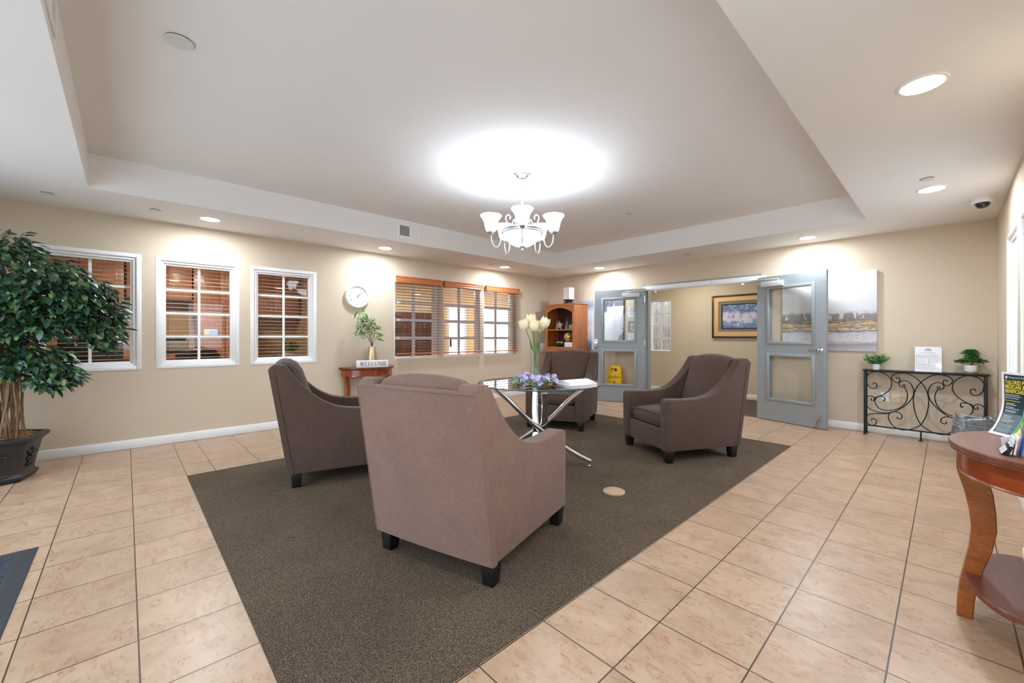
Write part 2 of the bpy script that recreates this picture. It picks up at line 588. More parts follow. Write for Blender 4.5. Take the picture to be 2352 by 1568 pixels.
# soffit ring with the tray above it
mb = MB()
for x0, x1, y0, y1 in ((XA, TX0, YF, YB), (TX1, XR, YF, YB), (TX0, TX1, YF, TY0), (TX0, TX1, TY1, YB)):
    mb.box(x0, x1, y0, y1, ZC, ZT + 0.1)
struct(mb.obj('ceiling_soffit', M['ceil']))
struct(MB().box(TX0, TX1, TY0, TY1, ZT, ZT + 0.1).obj('ceiling', M['ceil']))

# base boards
def board(name, pts):
    mb = MB()
    for x0, x1, y0, y1 in pts:
        mb.box(x0, x1, y0, y1, 0, 0.095)
    return struct(mb.obj(name, M['trim'], bevel=0.006))
board('baseboard_left', [(XA, XA + 0.014, YF, YB)])
board('baseboard_back', [(XA + 0.014, DX0 - 0.05, YB - 0.014, YB), (DX1 + 0.05, XR, YB - 0.014, YB)])
board('baseboard_right', [(XR - 0.014, XR, YF, YB - 0.014)])
board('baseboard_hall', [(-5.9, XR, 8.386, 8.40)])

# ------------------------------------------------------------------ windows of the rooms beside the hall
def window(name, c, din, a0, a1, z0, z1, rows, cols, frame, munt, depth, axis='y', gl='glass', mat='trim'):
    """c: wall face, din: +1/-1 direction into the wall, a: along, stepped white frame with muntins and one pane"""
    w = thing(name, None, None)
    struct(w)
    def bx(mb, d0, d1, p, q, lo, hi):
        u, v = sorted((c + din * d0, c + din * d1))
        if axis == 'y': mb.box(u, v, p, q, lo, hi)
        else: mb.box(p, q, u, v, lo, hi)
    mb = MB()
    for f0, f1, d0 in ((0, frame * 0.45, -0.004), (frame * 0.45, frame * 0.75, 0.012), (frame * 0.75, frame, 0.03)):
        bx(mb, d0, depth + 0.02, a0 + f0, a0 + f1, z0 + f0, z1 - f0)
        bx(mb, d0, depth + 0.02, a1 - f1, a1 - f0, z0 + f0, z1 - f0)
        bx(mb, d0, depth + 0.02, a0 + f1, a1 - f1, z1 - f1, z1 - f0)
        bx(mb, d0, depth + 0.02, a0 + f1, a1 - f1, z0 + f0, z0 + f1)
    mb.obj('window_frame', M[mat], w, bevel=0.003)
    g0, g1, h0, h1 = a0 + frame, a1 - frame, z0 + frame, z1 - frame
    mb = MB()
    for i in range(1, cols):
        y = g0 + (g1 - g0) * i / cols
        bx(mb, depth - 0.006, depth + 0.014, y - munt / 2, y + munt / 2, h0, h1)
    for i in range(1, rows):
        z = h0 + (h1 - h0) * i / rows
        bx(mb, depth - 0.005, depth + 0.013, g0, g1, z - munt / 2, z + munt / 2)
    if rows * cols > 1:
        mb.obj('muntins', M[mat], w)
    else:
        mb.bm.free()
    mb = MB()
    bx(mb, depth + 0.002, depth + 0.006, g0, g1, h0, h1)
    mb.obj('window_pane', M[gl], w)
    return w
for i, (a, b) in enumerate(WA):
    window('window_%d' % (i + 1), XA, -1, a, b, WZ0, WZ1, 4, 2, 0.088, 0.024, 0.075)
for i, (a, b) in enumerate(WB):
    window('window_%d' % (i + 4), XA, -1, a, b, WZ0, WZ1, 4, 2, 0.036, 0.048, 0.09)
for i, (a, b) in enumerate(WR):
    window('window_%d' % (i + 7), XR, 1, a, b, WZ0, WZ1, 1, 1, 0.075, 0.024, 0.085)
window('window_11', 8.40, 1, -4.585, -4.105, 0.86, 1.98, 4, 2, 0.03, 0.022, 0.06, 'x')
# glazed entrance behind the camera
w = thing('door_3', None, None); struct(w)
mb = MB()
for x in (-5.2, -3.72, -2.8, -1.88, -0.5):
    x0 = min(max(x - 0.04, -5.2), -0.58)
    mb.box(x0, x0 + 0.08, YF - 0.10, YF - 0.02, 0, 2.2)
for z0, z1 in ((0, 0.12), (1.0, 1.06), (2.1, 2.2)):
    mb.box(-5.12, -0.58, YF - 0.095, YF - 0.025, z0, z1)
mb.obj('door_frame', M['silverpaint'], w)
MB().box(-5.12, -0.58, YF - 0.065, YF - 0.06, 0.12, 2.1).obj('door_pane', M['glass'], w)

# ------------------------------------------------------------------ hall beyond the doors
wall('wall_hall', 'x', 8.40, 8.54, -9.1, XR + 0.14, 0, ZC, [(-4.585, -4.105, 0.86, 1.98)], M['hallwall'])
wall('wall_hall_right', 'y', XR, XR + 0.14, YB + 0.14, 8.40, 0, ZC, [], M['hallwall'])
struct(MB().box(-9.1, XR + 0.14, YB + 0.14, 8.54, ZC, ZC + 0.1).obj('ceiling_hall', M['ceil']))
t = thing('stone_wall', 'stacked stone wall outside seen through the narrow hall window', 'stone wall', (0, 0, 0))
MB().box(-6.5, -2.5, 9.3, 9.5, -0.12, 3.2).obj('masonry', M['stone'], t)
# office and lobby behind the left wall
OX = -8.95
wall('wall_office', 'y', OX - 0.14, OX, YF - 0.14, 8.54, 0, ZC, [(5.95, 6.62, 0.0, 2.05), (7.05, 8.25, 0.3, 2.05)], M['orange'])
wall('wall_office_partition', 'x', 2.42, 2.52, OX, XA - 0.14, 0, ZC, [], M['officewall'])
wall('wall_office_front', 'x', YF - 0.14, YF, OX, XA - 0.14, 0, ZC, [], M['officewall'])
struct(MB().box(OX, OX + 0.01, YF, 2.42, 0, ZC).obj('wall_office_lining', M['officewall']))
struct(MB().box(OX, OX + 0.012, 2.52, 5.80, 0, ZC).obj('wall_lobby_lining', M['hallwall']))
struct(MB().box(OX - 0.14, XA - 0.14, YF - 0.14, YB + 0.14, ZC, ZC + 0.1).obj('ceiling_office', M['ceil']))
window('window_12', OX, -1, 7.05, 8.25, 0.3, 2.05, 1, 2, 0.06, 0.05, 0.08)
w = thing('door_4', None, None); struct(w)
mb = MB()
mb.box(OX - 0.10, OX - 0.02, 5.95, 6.04, 0, 2.05).box(OX - 0.10, OX - 0.02, 6.53, 6.62, 0, 2.05).box(OX - 0.1, OX - 0.02, 6.04, 6.53, 1.95, 2.05).box(OX - 0.1, OX - 0.02, 6.04, 6.53, 0, 0.25)
mb.obj('door_leaf', M['trim'], w)
MB().box(OX - 0.065, OX - 0.06, 6.04, 6.53, 0.25, 1.95).obj('door_pane', M['glass'], w)
MB().box(OX - 0.02, OX + 0.03, 6.05, 6.09, 0.92, 1.14).obj('door_handle', M['black'], w, bevel=0.005)

# ------------------------------------------------------------------ ceiling fittings
def downlight(x, y, z, label, on=True):
    t = thing('recessed_light', label, 'ceiling light', (x, y, z), 0, 'recessed lights of the soffit')
    MB().lathe([(0.078, -0.001), (0.083, -0.007), (0.095, -0.006), (0.097, 0.0)], n=32, cap=False).obj('trim_ring', M['white'], t, smooth=True)
    MB().lathe([(0.080, -0.003), (0.04, -0.0045), (0.001, -0.005)], n=32, cap=False).obj('lens', M['downlens'], t, smooth=True)
    return t
for x, y, l in ((-5.48, 0.65, 'round recessed light above the two leftmost windows, nearest the ficus'),
                (-5.54, 2.65, 'round recessed light above the wall clock'),
                (-5.55, 4.93, 'round recessed light above the wood blinds, by the far corner'),
                (-4.42, 6.24, 'round recessed light above the left grey door'),
                (-1.23, 6.23, 'round recessed light above the right grey door'),
                (-0.09, 4.94, 'round recessed light beside the dome camera'),
                (-0.085, 2.86, 'largest, nearest round recessed light at the upper right'),  # pale strip paints the light glowing in the polished acrylic edge
                (-0.09, 0.78, 'unseen round recessed light added on the right soffit for the near floor'),  # out of view, added by symmetry to light the near floor
                ):
    downlight(x, y, ZC, l)
def cover(name, x, y, z, r, label, cat, group=None):
    t = thing(name, label, cat, (x, y, z), 0, group)
    MB().lathe([(r * 0.96, 0.0), (r * 0.96, -0.004)], n=32, cap=False).obj('gap_ring', M['ventdark'], t)
    MB().lathe([(r, -0.005), (r, -0.009), (r * 0.94, -0.012), (0.0005, -0.013)], n=32).obj('cover_plate', M['dimple'], t, smooth=True)
    return t
for x, y, z, l in ((-5.465, 0.212, ZC, 'small sprinkler cover on the soffit left of the leftmost recessed light'),
                   (-5.55, 4.61, ZC, 'small sprinkler cover on the soffit near the chandelier, above the blinds'),
                   (-2.753, 6.193, ZC, 'small sprinkler cover above the double doorway'),
                   (-0.108, 4.598, ZC, 'small sprinkler cover just in front of the light by the dome camera')):
    cover('sprinkler_cover', x, y, z, 0.042, l, 'sprinkler cover', 'sprinkler covers')
cover('ceiling_speaker', -2.80, 0.203, ZT, 0.062, 'round pale cover disc in the tray ceiling at the upper left', 'ceiling cover')
cover('smoke_detector', -2.794, 4.587, ZT, 0.035, 'tiny round detector in the tray ceiling right of the chandelier', 'detector')
cover('sprinkler_cover', -5.49, -0.5, ZC, 0.042, 'faint sprinkler cover on the shaded soffit at the far left', 'sprinkler cover', 'sprinkler covers')

t = thing('dome_camera', 'white dome security camera with a black bubble under the soffit', 'security camera', (0.225, 5.62, ZC))
MB().lathe([(0.072, 0), (0.074, -0.004), (0.072, -0.035), (0.066, -0.042), (0.05, -0.044), (0.001, -0.044)], n=32).obj('housing', M['white'], t, smooth=True)
MB().lathe([(0.050, -0.0435), (0.048, -0.06), (0.038, -0.078), (0.02, -0.088), (0.001, -0.09)], n=32).obj('bubble', M['dome'], t, smooth=True, angle=3.2)

def vent(name, c, axis, a0, a1, z0, z1, sgn, label):
    t = thing(name, label, 'air vent')
    def bx(mb, d0, d1, p, q, lo, hi):
        u, v = sorted((c + sgn * d0, c + sgn * d1))
        if axis == 'y': mb.box(u, v, p, q, lo, hi)
        else: mb.box(p, q, u, v, lo, hi)
    mb = MB()
    f = 0.028
    bx(mb, 0, 0.01, a0, a0 + f, z0, z1); bx(mb, 0, 0.01, a1 - f, a1, z0, z1)
    bx(mb, 0, 0.01, a0 + f, a1 - f, z0, z0 + f); bx(mb, 0, 0.01, a0 + f, a1 - f, z1 - f, z1)
    mid = (a0 + a1) / 2
    bx(mb, 0, 0.010, mid - 0.006, mid + 0.006, z0 + f, z1 - f)
    mb.obj('vent_frame', M['trim'], t, bevel=0.003)
    mb = MB()
    bx(mb, 0.0005, 0.002, a0 + f, a1 - f, z0 + f, z1 - f)
    mb.obj('duct', M['ventdark'], t)
    mb = MB()
    n = 9
    for i in range(n):
        y = a0 + f + (mid - a0 - f) * (i + 0.5) / n
        bx(mb, 0.003, 0.009, y - 0.0013, y + 0.0013, z0 + f, z1 - f)
    for i in range(n):
        # right half: blades turned flat
        y = mid + 0.006 + (a1 - f - mid - 0.006) * (i + 0.5) / n
        bx(mb, 0.004 + 0.001 * (i % 2), 0.009, y - 0.0072, y + 0.0072, z0 + f, z1 - f)
    for i in range(5):
        z = z0 + f + (z1 - z0 - 2 * f) * (i + 0.5) / 5  # the black block paints the dark inside of the holder
        bx(mb, 0.002, 0.004, a0 + f, mid, z - 0.001, z + 0.001)
    mb.obj('vent_blades', M['trim'], t)
    return t
vent('wall_vent', TX0, 'y', 2.585, 2.93, 2.50, 2.69, 1, 'white air vent on the tray step of the left wall, above the clock')
vent('wall_vent', TY0, 'x', -2.75, -2.40, 2.50, 2.69, 1, 'white air vent on the tray step at the top left edge of the picture')

# ------------------------------------------------------------------ chandelier
CX, CY = -2.80, 2.71
ch = thing('chandelier', 'pewter chandelier with five glowing bell shades and a glass bowl', 'chandelier', (CX, CY, ZT))
zo = -ZT
MB().lathe([(0.078, 0.0), (0.078, -0.012), (0.066, -0.018), (0.062, -0.03), (0.05, -0.036), (0.034, -0.05), (0.012, -0.056), (0.001, -0.056)], n=32).obj('canopy', M['nickel'], ch, smooth=True)
mb = MB()
for i in range(5):
    z = -0.066 - i * 0.021
    pts = []
    for k in range(12):
        a = 2 * PI * k / 12
        u, v = 0.0075 * math.cos(a), 0.0145 * math.sin(a)
        pts.append((u, 0, z + v) if i % 2 else (0, u, z + v))
    mb.tube(pts, 0.0018, 5, closed=True)
mb.obj('chain', M['nickel'], ch, smooth=True)
mb = MB()
mb.lathe([(0.004, 2.60 + zo), (0.012, 2.595 + zo), (0.020, 2.58 + zo), (0.013, 2.565 + zo), (0.024, 2.555 + zo), (0.026, 2.545 + zo), (0.016, 2.532 + zo), (0.015, 2.515 + zo), (0.015, 2.28 + zo), (0.026, 2.26 + zo), (0.026, 2.24 + zo), (0.014, 2.22 + zo), (0.014, 2.16 + zo)], n=20)
mb.obj('column', M['chandmetal'], ch, smooth=True)
mb = MB()
mb.lathe([(0.176, 2.150 + zo), (0.192, 2.150 + zo), (0.198, 2.160 + zo), (0.192, 2.170 + zo), (0.202, 2.182 + zo), (0.202, 2.196 + zo), (0.176, 2.196 + zo), (0.176, 2.150 + zo)], n=48, cap=False)
for k in range(5):
    a = 2 * PI * k / 5 + 0.3
    mb.tube([(0.02 * math.cos(a), 0.02 * math.sin(a), 2.25 + zo), (0.18 * math.cos(a), 0.18 * math.sin(a), 2.19 + zo)], 0.004, 6)
mb.obj('ring', M['chandmetal'], ch, smooth=True)
MB().lathe([(0.172, 2.158 + zo), (0.165, 2.125 + zo), (0.13, 2.075 + zo), (0.08, 2.046 + zo), (0.02, 2.038 + zo), (0.001, 2.038 + zo)], n=40, cap=False).obj('bowl_shade', M['shade'], ch, smooth=True, angle=3.2)
mb = MB()
mb.lathe([(0.001, 2.04 + zo), (0.03, 2.036 + zo), (0.022, 2.028 + zo), (0.006, 2.022 + zo), (0.006, 2.014 + zo), (0.012, 2.008 + zo), (0.012, 1.998 + zo), (0.001, 1.99 + zo)], n=16)
mb.obj('finial', M['chandmetal'], ch, smooth=True)
base_a = math.atan2(-CY, -CX)
for k in range(5):
    a = base_a + 2 * PI * k / 5
    ca, sa = math.cos(a), math.sin(a)
    P = lambda r, z: (r * ca, r * sa, z + zo)
    path = catmull([P(0.125, 2.285), P(0.118, 2.305), P(0.135, 2.325), P(0.158, 2.312), P(0.162, 2.285), P(0.15, 2.25), P(0.165, 2.21), P(0.205, 2.165), P(0.213, 2.10), P(0.225, 2.04), P(0.255, 2.01), P(0.288, 2.035), P(0.303, 2.085), P(0.305, 2.135)], 5)
    arm = MB().tube(path, 0.0058, 7).obj('arm', M['chandmetal'], ch, smooth=True)
    c = P(0.305, 0)
    MB().lathe([(0.012, 2.125 + zo), (0.026, 2.132 + zo), (0.02, 2.140 + zo), (0.034, 2.146 + zo), (0.034, 2.158 + zo), (0.02, 2.16 + zo)], (c[0], c[1], 0), 18).obj('cup', M['chandmetal'], arm, smooth=True)
    MB().lathe([(0.034, 2.155 + zo), (0.046, 2.165 + zo), (0.056, 2.20 + zo), (0.063, 2.235 + zo), (0.074, 2.265 + zo), (0.09, 2.286 + zo), (0.099, 2.300 + zo), (0.098, 2.304 + zo), (0.088, 2.288 + zo), (0.07, 2.264 + zo), (0.058, 2.235 + zo), (0.052, 2.20 + zo), (0.04, 2.168 + zo)], (c[0], c[1], 0), 28, cap=False).obj('bell_shade', M['shade'], ch, smooth=True, angle=3.2)
    ld = bpy.data.lights.new('bulb', 'POINT')
    ld.energy = BULB; ld.color = (0.95, 0.97, 1.0); ld.shadow_soft_size = 0.025
    lo = bpy.data.objects.new('bulb', ld); S.collection.objects.link(lo); lo.parent = ch
    lo.location = (c[0], c[1], 2.25 + zo)

def panel_light(name, x, y, mat, label, r=0.22):  # unseen lamps added to light the hall, lobby and office
    t = thing(name, label, 'ceiling light', (x, y, ZC))
    MB().lathe([(r + 0.02, 0), (r + 0.02, -0.03), (r, -0.035)], n=32, cap=False).obj('rim', M['white'], t, smooth=True)
    MB().lathe([(r, -0.03), (r * 0.7, -0.07), (0.001, -0.085)], n=32, cap=False).obj('diffuser', mat, t, smooth=True)
panel_light('added_lamp', -3.4, 7.55, M['halllens'], 'unseen round ceiling lamp added to light the hall beyond the double doors')
panel_light('added_lamp', -0.9, 7.55, M['halllens'], 'unseen round ceiling lamp added at the right end of the hall')
panel_light('added_lamp', -7.5, 4.4, M['lobbylens'], 'unseen round ceiling lamp added to light the lobby behind the wood blinds')
panel_light('added_lamp', -7.5, 7.2, M['lobbylens'], 'unseen round ceiling lamp added by the lobby glass door')
panel_light('added_lamp', -7.4, 0.6, M['officelens'], 'unseen round ceiling lamp added to light the office behind the left windows')
# ------------------------------------------------------------------ carpet, mat, floor cap
t = thing('carpet', 'dark brown loop carpet inset in the tile floor under the armchairs', 'carpet')
MB().box(-4.467, -1.170, 0.374, 5.163, 0.0, 0.004).obj('pile', M['carpet'], t)
tag(MB().lathe([(0.082, 0), (0.082, 0.009), (0.076, 0.013), (0.001, 0.014)], (-1.75, 2.66, 0.004), 36).obj('floor_outlet_cap', M['outletcap'], smooth=True), 'round tan floor outlet cap lying on the brown carpet', 'floor cap')
t = thing('door_mat', 'black rubber backed entrance mat with a ribbed blue-black field', 'mat')
mb = MB()
x0, x1, y0, y1 = -3.54, -1.9, -1.25, -0.352
b = 0.075
rings = []
for d, z in ((0, 0.0), (0.002, 0.003), (b * 0.8, 0.009), (b, 0.009), (b, 0.004)):
    rings.append([(x0 + d, y0 + d, z), (x1 - d, y0 + d, z), (x1 - d, y1 - d, z), (x0 + d, y1 - d, z)])
mb.loft(rings, True)
mb.obj('mat_border', M['rubber'], t)
def matrib():
    k = NT('ribbed_mat_pile')
    v = k.coord('Object', (60, 24, 1))
    ck = k.n('ShaderNodeTexVoronoi'); k.l(v, ck.inputs['Vector']); ck.inputs['Scale'].default_value = 1.0
    k.col(k.ramp(ck.outputs['Distance'], [(0.15, lin((54, 64, 76))), (0.6, lin((18, 22, 28)))]))
    k.b.inputs['Roughness'].default_value = 0.9
    k.bump(ck.outputs['Distance'], 0.8, 0.004)
    return k.m
MB().box(x0 + b, x1 - b, y0 + b, y1 - b, 0.004, 0.0085).obj('ribbed_field', matrib(), t)

# ------------------------------------------------------------------ armchairs
SO = 0.4125
PROF = [(0.0, 0.11), (-0.045, 0.40), (-0.09, 0.68), (-0.125, 0.90), (-0.13, 0.936), (-0.118, 0.954), (-0.095, 0.963), (-0.045, 0.959), (-0.020, 0.942), (0.0, 0.913), (0.035, 0.862), (0.075, 0.81), (0.115, 0.765), (0.155, 0.726), (0.2, 0.687), (0.258, 0.649), (0.31, 0.623), (0.354, 0.608), (0.41, 0.596), (0.475, 0.589), (0.55, 0.586), (0.628, 0.586), (0.70, 0.589), (0.765, 0.592), (0.80, 0.589), (0.818, 0.575), (0.824, 0.55), (0.824, 0.11)]
HW = 0.388; AI = 0.272
def lean(z):
    return -0.135 * max(0, (z - 0.11)) / 0.84
def make_armchair(F):
    t = thing('armchair', 'x', 'armchair', group='brown fabric armchairs')
    for s in (-1, 1):
        pts = [(p - SO, z) for p, z in PROF]
        mb = MB().prism(pts, s * AI, s * (HW - 0.004), lambda u, v, w: (w, u, v))
        arm = mb.obj('arm', F, t, bevel=0.016, seg=3)
        w_ = MB()
        pw = [(s * (HW - 0.011), p - SO, z - 0.004) for p, z in PROF[7:-1]]
        w_.tube([pw[0]] + pw + [(s * (HW - 0.011), 0.819 - SO, 0.115)], 0.0045, 5)
        w_.obj('welt', F, arm, smooth=True)
    # outside back, one flat panel from edge to edge
    mb = MB()
    rings = []
    for z in (0.11, 0.3, 0.5, 0.7, 0.86, 0.912, 0.928, 0.932):
        y = lean(z) - SO - 0.002
        ins = 0.0 if z < 0.92 else (0.006 if z < 0.93 else 0.014)
        d = 0.032 if z < 0.92 else 0.03
        rings.append([(-HW + ins, y - 0.004 + ins * 0.5, z), (-HW * 0.5, y - 0.013 + ins * 0.5, z), (0, y - 0.016 + ins * 0.5, z), (HW * 0.5, y - 0.013 + ins * 0.5, z), (HW - ins, y - 0.004 + ins * 0.5, z), (HW - ins, y + d, z), (-HW + ins, y + d, z)])
    mb.loft(rings)
    bp = mb.obj('outside_back', F, t, smooth=True, angle=0.7)
    w_ = MB()
    for s in (-1, 1):
        w_.tube([(s * (HW - 0.003), lean(z) - SO - 0.006, z) for z in (0.115, 0.4, 0.7, 0.92)], 0.0035, 5)
    w_.tube([(x * HW, lean(0.92) - SO - 0.006 - 0.012 * (1 - x * x), 0.921) for x in (-1, -0.6, -0.2, 0.2, 0.6, 1)], 0.0035, 5)
    w_.obj('welt', F, bp, smooth=True)
    # cushions
    def cushion(fn, n, hw):
        mb = MB()
        rings = []
        for i in range(n + 1):
            u = -1 + 2 * i / n
            rings.append([(hw * u, y, z) for y, z in fn(u)])
        mb.loft(rings)
        return mb
    def backring(u):
        e = 1 - abs(u) ** 6
        k = 1 - u * u
        top = 0.966 + 0.028 * k - 0.018 * abs(u) ** 14
        fr = 0.03 * k - 0.03 * (1 - e)
        raw = [(lean(0.42) + 0.03, 0.42), (lean(0.6) + 0.03, 0.6), (lean(0.8) + 0.03, 0.8), (lean(0.9) + 0.028, top - 0.03), (lean(0.9) + 0.045, top - 0.008), (lean(0.93) + 0.08, top), (lean(0.93) + 0.125, top - 0.006), (lean(0.9) + 0.16 + fr * 0.4, top - 0.035),
               (lean(0.85) + 0.185 + fr * 0.7, top - 0.10), (lean(0.75) + 0.205 + fr, 0.76), (lean(0.65) + 0.225 + fr, 0.66), (lean(0.55) + 0.245 + fr, 0.55), (lean(0.46) + 0.25 + fr, 0.46), (lean(0.42) + 0.22, 0.42)]
        return [(y - SO, z) for y, z in raw]
    cushion(backring, 16, AI - 0.004).obj('back_cushion', F, t, smooth=True, angle=0.9)
    def seatring(u):
        e = 1 - abs(u) ** 8
        k = 1 - u * u
        top = 0.44 + 0.022 * k - 0.03 * (1 - e)
        fr = 0.802 + 0.01 * k - 0.02 * (1 - e)
        lo = 0.315 + 0.02 * (1 - e)
        raw = [(0.10, lo), (0.10, top - 0.02), (0.15, top), (0.35, top + 0.004), (0.6, top + 0.002), (0.74, top - 0.006), (fr - 0.025, top - 0.02), (fr - 0.006, top - 0.045), (fr, 0.375), (fr - 0.006, lo + 0.025), (fr - 0.03, lo)]
        return [(y - SO, z) for y, z in raw]
    sc = cushion(seatring, 16, AI - 0.005).obj('seat_cushion', F, t, smooth=True, angle=0.9)
    w_ = MB()
    w_.tube([(x * (AI - 0.02), 0.80 - 0.004 + 0.01 * (1 - x * x) - SO - 0.008, 0.417 + 0.022 * (1 - x * x)) for x in (-0.97, -0.6, -0.2, 0.2, 0.6, 0.97)], 0.004, 5)
    w_.tube([(x * (AI - 0.02), 0.80 + 0.01 * (1 - x * x) - SO - 0.004, 0.332) for x in (-0.97, -0.6, -0.2, 0.2, 0.6, 0.97)], 0.004, 5)
    w_.obj('welt', F, sc, smooth=True)
    MB().box(-AI + 0.001, AI - 0.001, 0.785 - SO, 0.815 - SO, 0.112, 0.305).obj('front_rail', F, t, bevel=0.01, seg=3)
    MB().box(-AI, AI, 0.06 - SO, 0.785 - SO, 0.118, 0.30).obj('seat_deck', F, t)
    for sx in (-1, 1):
        for sy in (0.048, 0.775):
            mb = MB()
            cx = sx * (HW - 0.05)
            rings = []
            for z, h in ((0.0, 0.028), (0.004, 0.0305), (0.115, 0.0385)):
                cy = sy - SO
                ox = sx * (0.0) ; 
                rings.append([(cx - h, cy - h, z), (cx + h, cy - h, z), (cx + h, cy + h, z), (cx - h, cy + h, z)])
            mb.loft(rings).obj('leg', M['legblack'], t, bevel=0.003)
    return t
pale_chair = make_armchair(M['palefabric'])   # the nearest chair has a lighter copy of the upholstery
chair = make_armchair(M['fabric'])
cz = 0.004
spots = [((-1.935, 1.51), 16.0, 'brown armchair seen from behind, nearest the viewer on the carpet'),
         ((-3.766, 1.409), -16.4, 'brown armchair in profile left of the nearest one, by the left windows'),
         ((-1.937, 4.12), 152.9, 'brown armchair right of the glass table, in front of the right grey door'),
         ((-3.628, 4.272), 204.8, 'brown armchair behind the glass table, in front of the oak bookcase')]
for i, ((x, y), r, l) in enumerate(spots):
    c = pale_chair if i == 0 else (chair if i == 1 else copy_tree(chair))
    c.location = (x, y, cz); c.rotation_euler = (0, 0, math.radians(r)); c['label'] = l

# ------------------------------------------------------------------ glass table
TXc, TYc, TZ = -2.64, 2.78, 0.75
Fv, Rv = Vector((-math.sin(math.radians(46.02)), math.cos(math.radians(46.02)), 0)), Vector((math.cos(math.radians(46.02)), math.sin(math.radians(46.02)), 0))
gt = thing('glass_table', 'round glass table on four crossing chrome legs amid the armchairs', 'table', (TXc, TYc, cz))
R0 = 0.575
MB().lathe([(0.001, TZ - 0.012), (R0 - 0.003, TZ - 0.012), (R0 - 0.003, TZ), (0.001, TZ)], n=96, cap=False).obj('glass_top', M['tableglass'], gt)
MB().lathe([(R0 - 0.0028, TZ - 0.012), (R0, TZ - 0.010), (R0, TZ - 0.002), (R0 - 0.0028, TZ)], n=96, cap=False).obj('glass_edge', M['glassedge'], gt, smooth=True)
for k, deg in enumerate((182, 92, 2, 272)):
    a = math.radians(deg)
    rad = Rv * math.cos(a) + Fv * math.sin(a)
    tan = -Rv * math.sin(a) + Fv * math.cos(a)
    off = tan * 0.034
    fa = a + PI + math.radians(-13)
    foot = (Rv * math.cos(fa) + Fv * math.sin(fa)) * 0.47
    P = [rad * 0.455 + Vector((0, 0, 0.722)), rad * 0.30 + off * 0.6 + Vector((0, 0, 0.60)), rad * 0.14 + off + Vector((0, 0, 0.44)), off + Vector((0, 0, 0.325)), foot * 0.3 + off * 0.7 + Vector((0, 0, 0.225)), foot * 0.65 + off * 0.2 + Vector((0, 0, 0.12)), foot + Vector((0, 0, 0.04))]
    leg = MB().bar(catmull(P, 5), 0.058, 0.038, tan).obj('leg', M['chrome'], gt, bevel=0.004)
    MB().lathe([(0.006, 0.70), (0.006, TZ - 0.0125)], tuple(rad * 0.44), 12).obj('post', M['chrome'], leg)
    MB().lathe([(0.018, 0.0), (0.02, 0.004), (0.018, 0.008), (0.006, 0.011), (0.006, 0.035)], tuple(foot * 0.965), 16).obj('glide', M['chrome'], leg, smooth=True)
MB().lathe([(0.001, 0.29), (0.03, 0.29), (0.03, 0.345), (0.001, 0.345)], n=20).obj('hub', M['chrome'], gt, smooth=True)

def onplane(px, py, z):
    d = Fv + Rv * ((px - 1198.3) / 942.2) - Vector((0, 0, 1)) * ((py - 773) / 942.2)
    k = (z - 1.18) / d.z
    return Vector((0, 0, 1.18)) + d * k
TT = TZ + cz
# tulip vase and wreath
vx, vy = -2.46, 2.53
vb = TT
vs = thing('glass_vase', 'tall clear glass vase on the glass table, holding cream tulips', 'vase', (vx, vy, vb))
MB().lathe([(0.048, 0.0), (0.050, 0.004), (0.046, 0.04), (0.036, 0.12), (0.033, 0.20), (0.038, 0.28), (0.047, 0.345), (0.0455, 0.345), (0.036, 0.28), (0.031, 0.20), (0.034, 0.12), (0.043, 0.04), (0.04, 0.014), (0.001, 0.014)], n=32).obj('vase_body', M['tableglass'], vs, smooth=True)
heads = [(1204, 746, 0.00, -0.25, 'leftmost cream tulip in the glass vase'), (1220, 733, 0.05, -0.05, 'tallest cream tulip in the glass vase, upright behind the others'),
         (1227, 747, -0.03, 0.03, 'cream tulip at the front centre of the vase'), (1241, 750, 0.09, 0.2, 'half hidden cream tulip low behind the rightmost bloom'), (1251, 741, -0.02, 0.35, 'rightmost cream tulip, leaning out over the vase rim')]
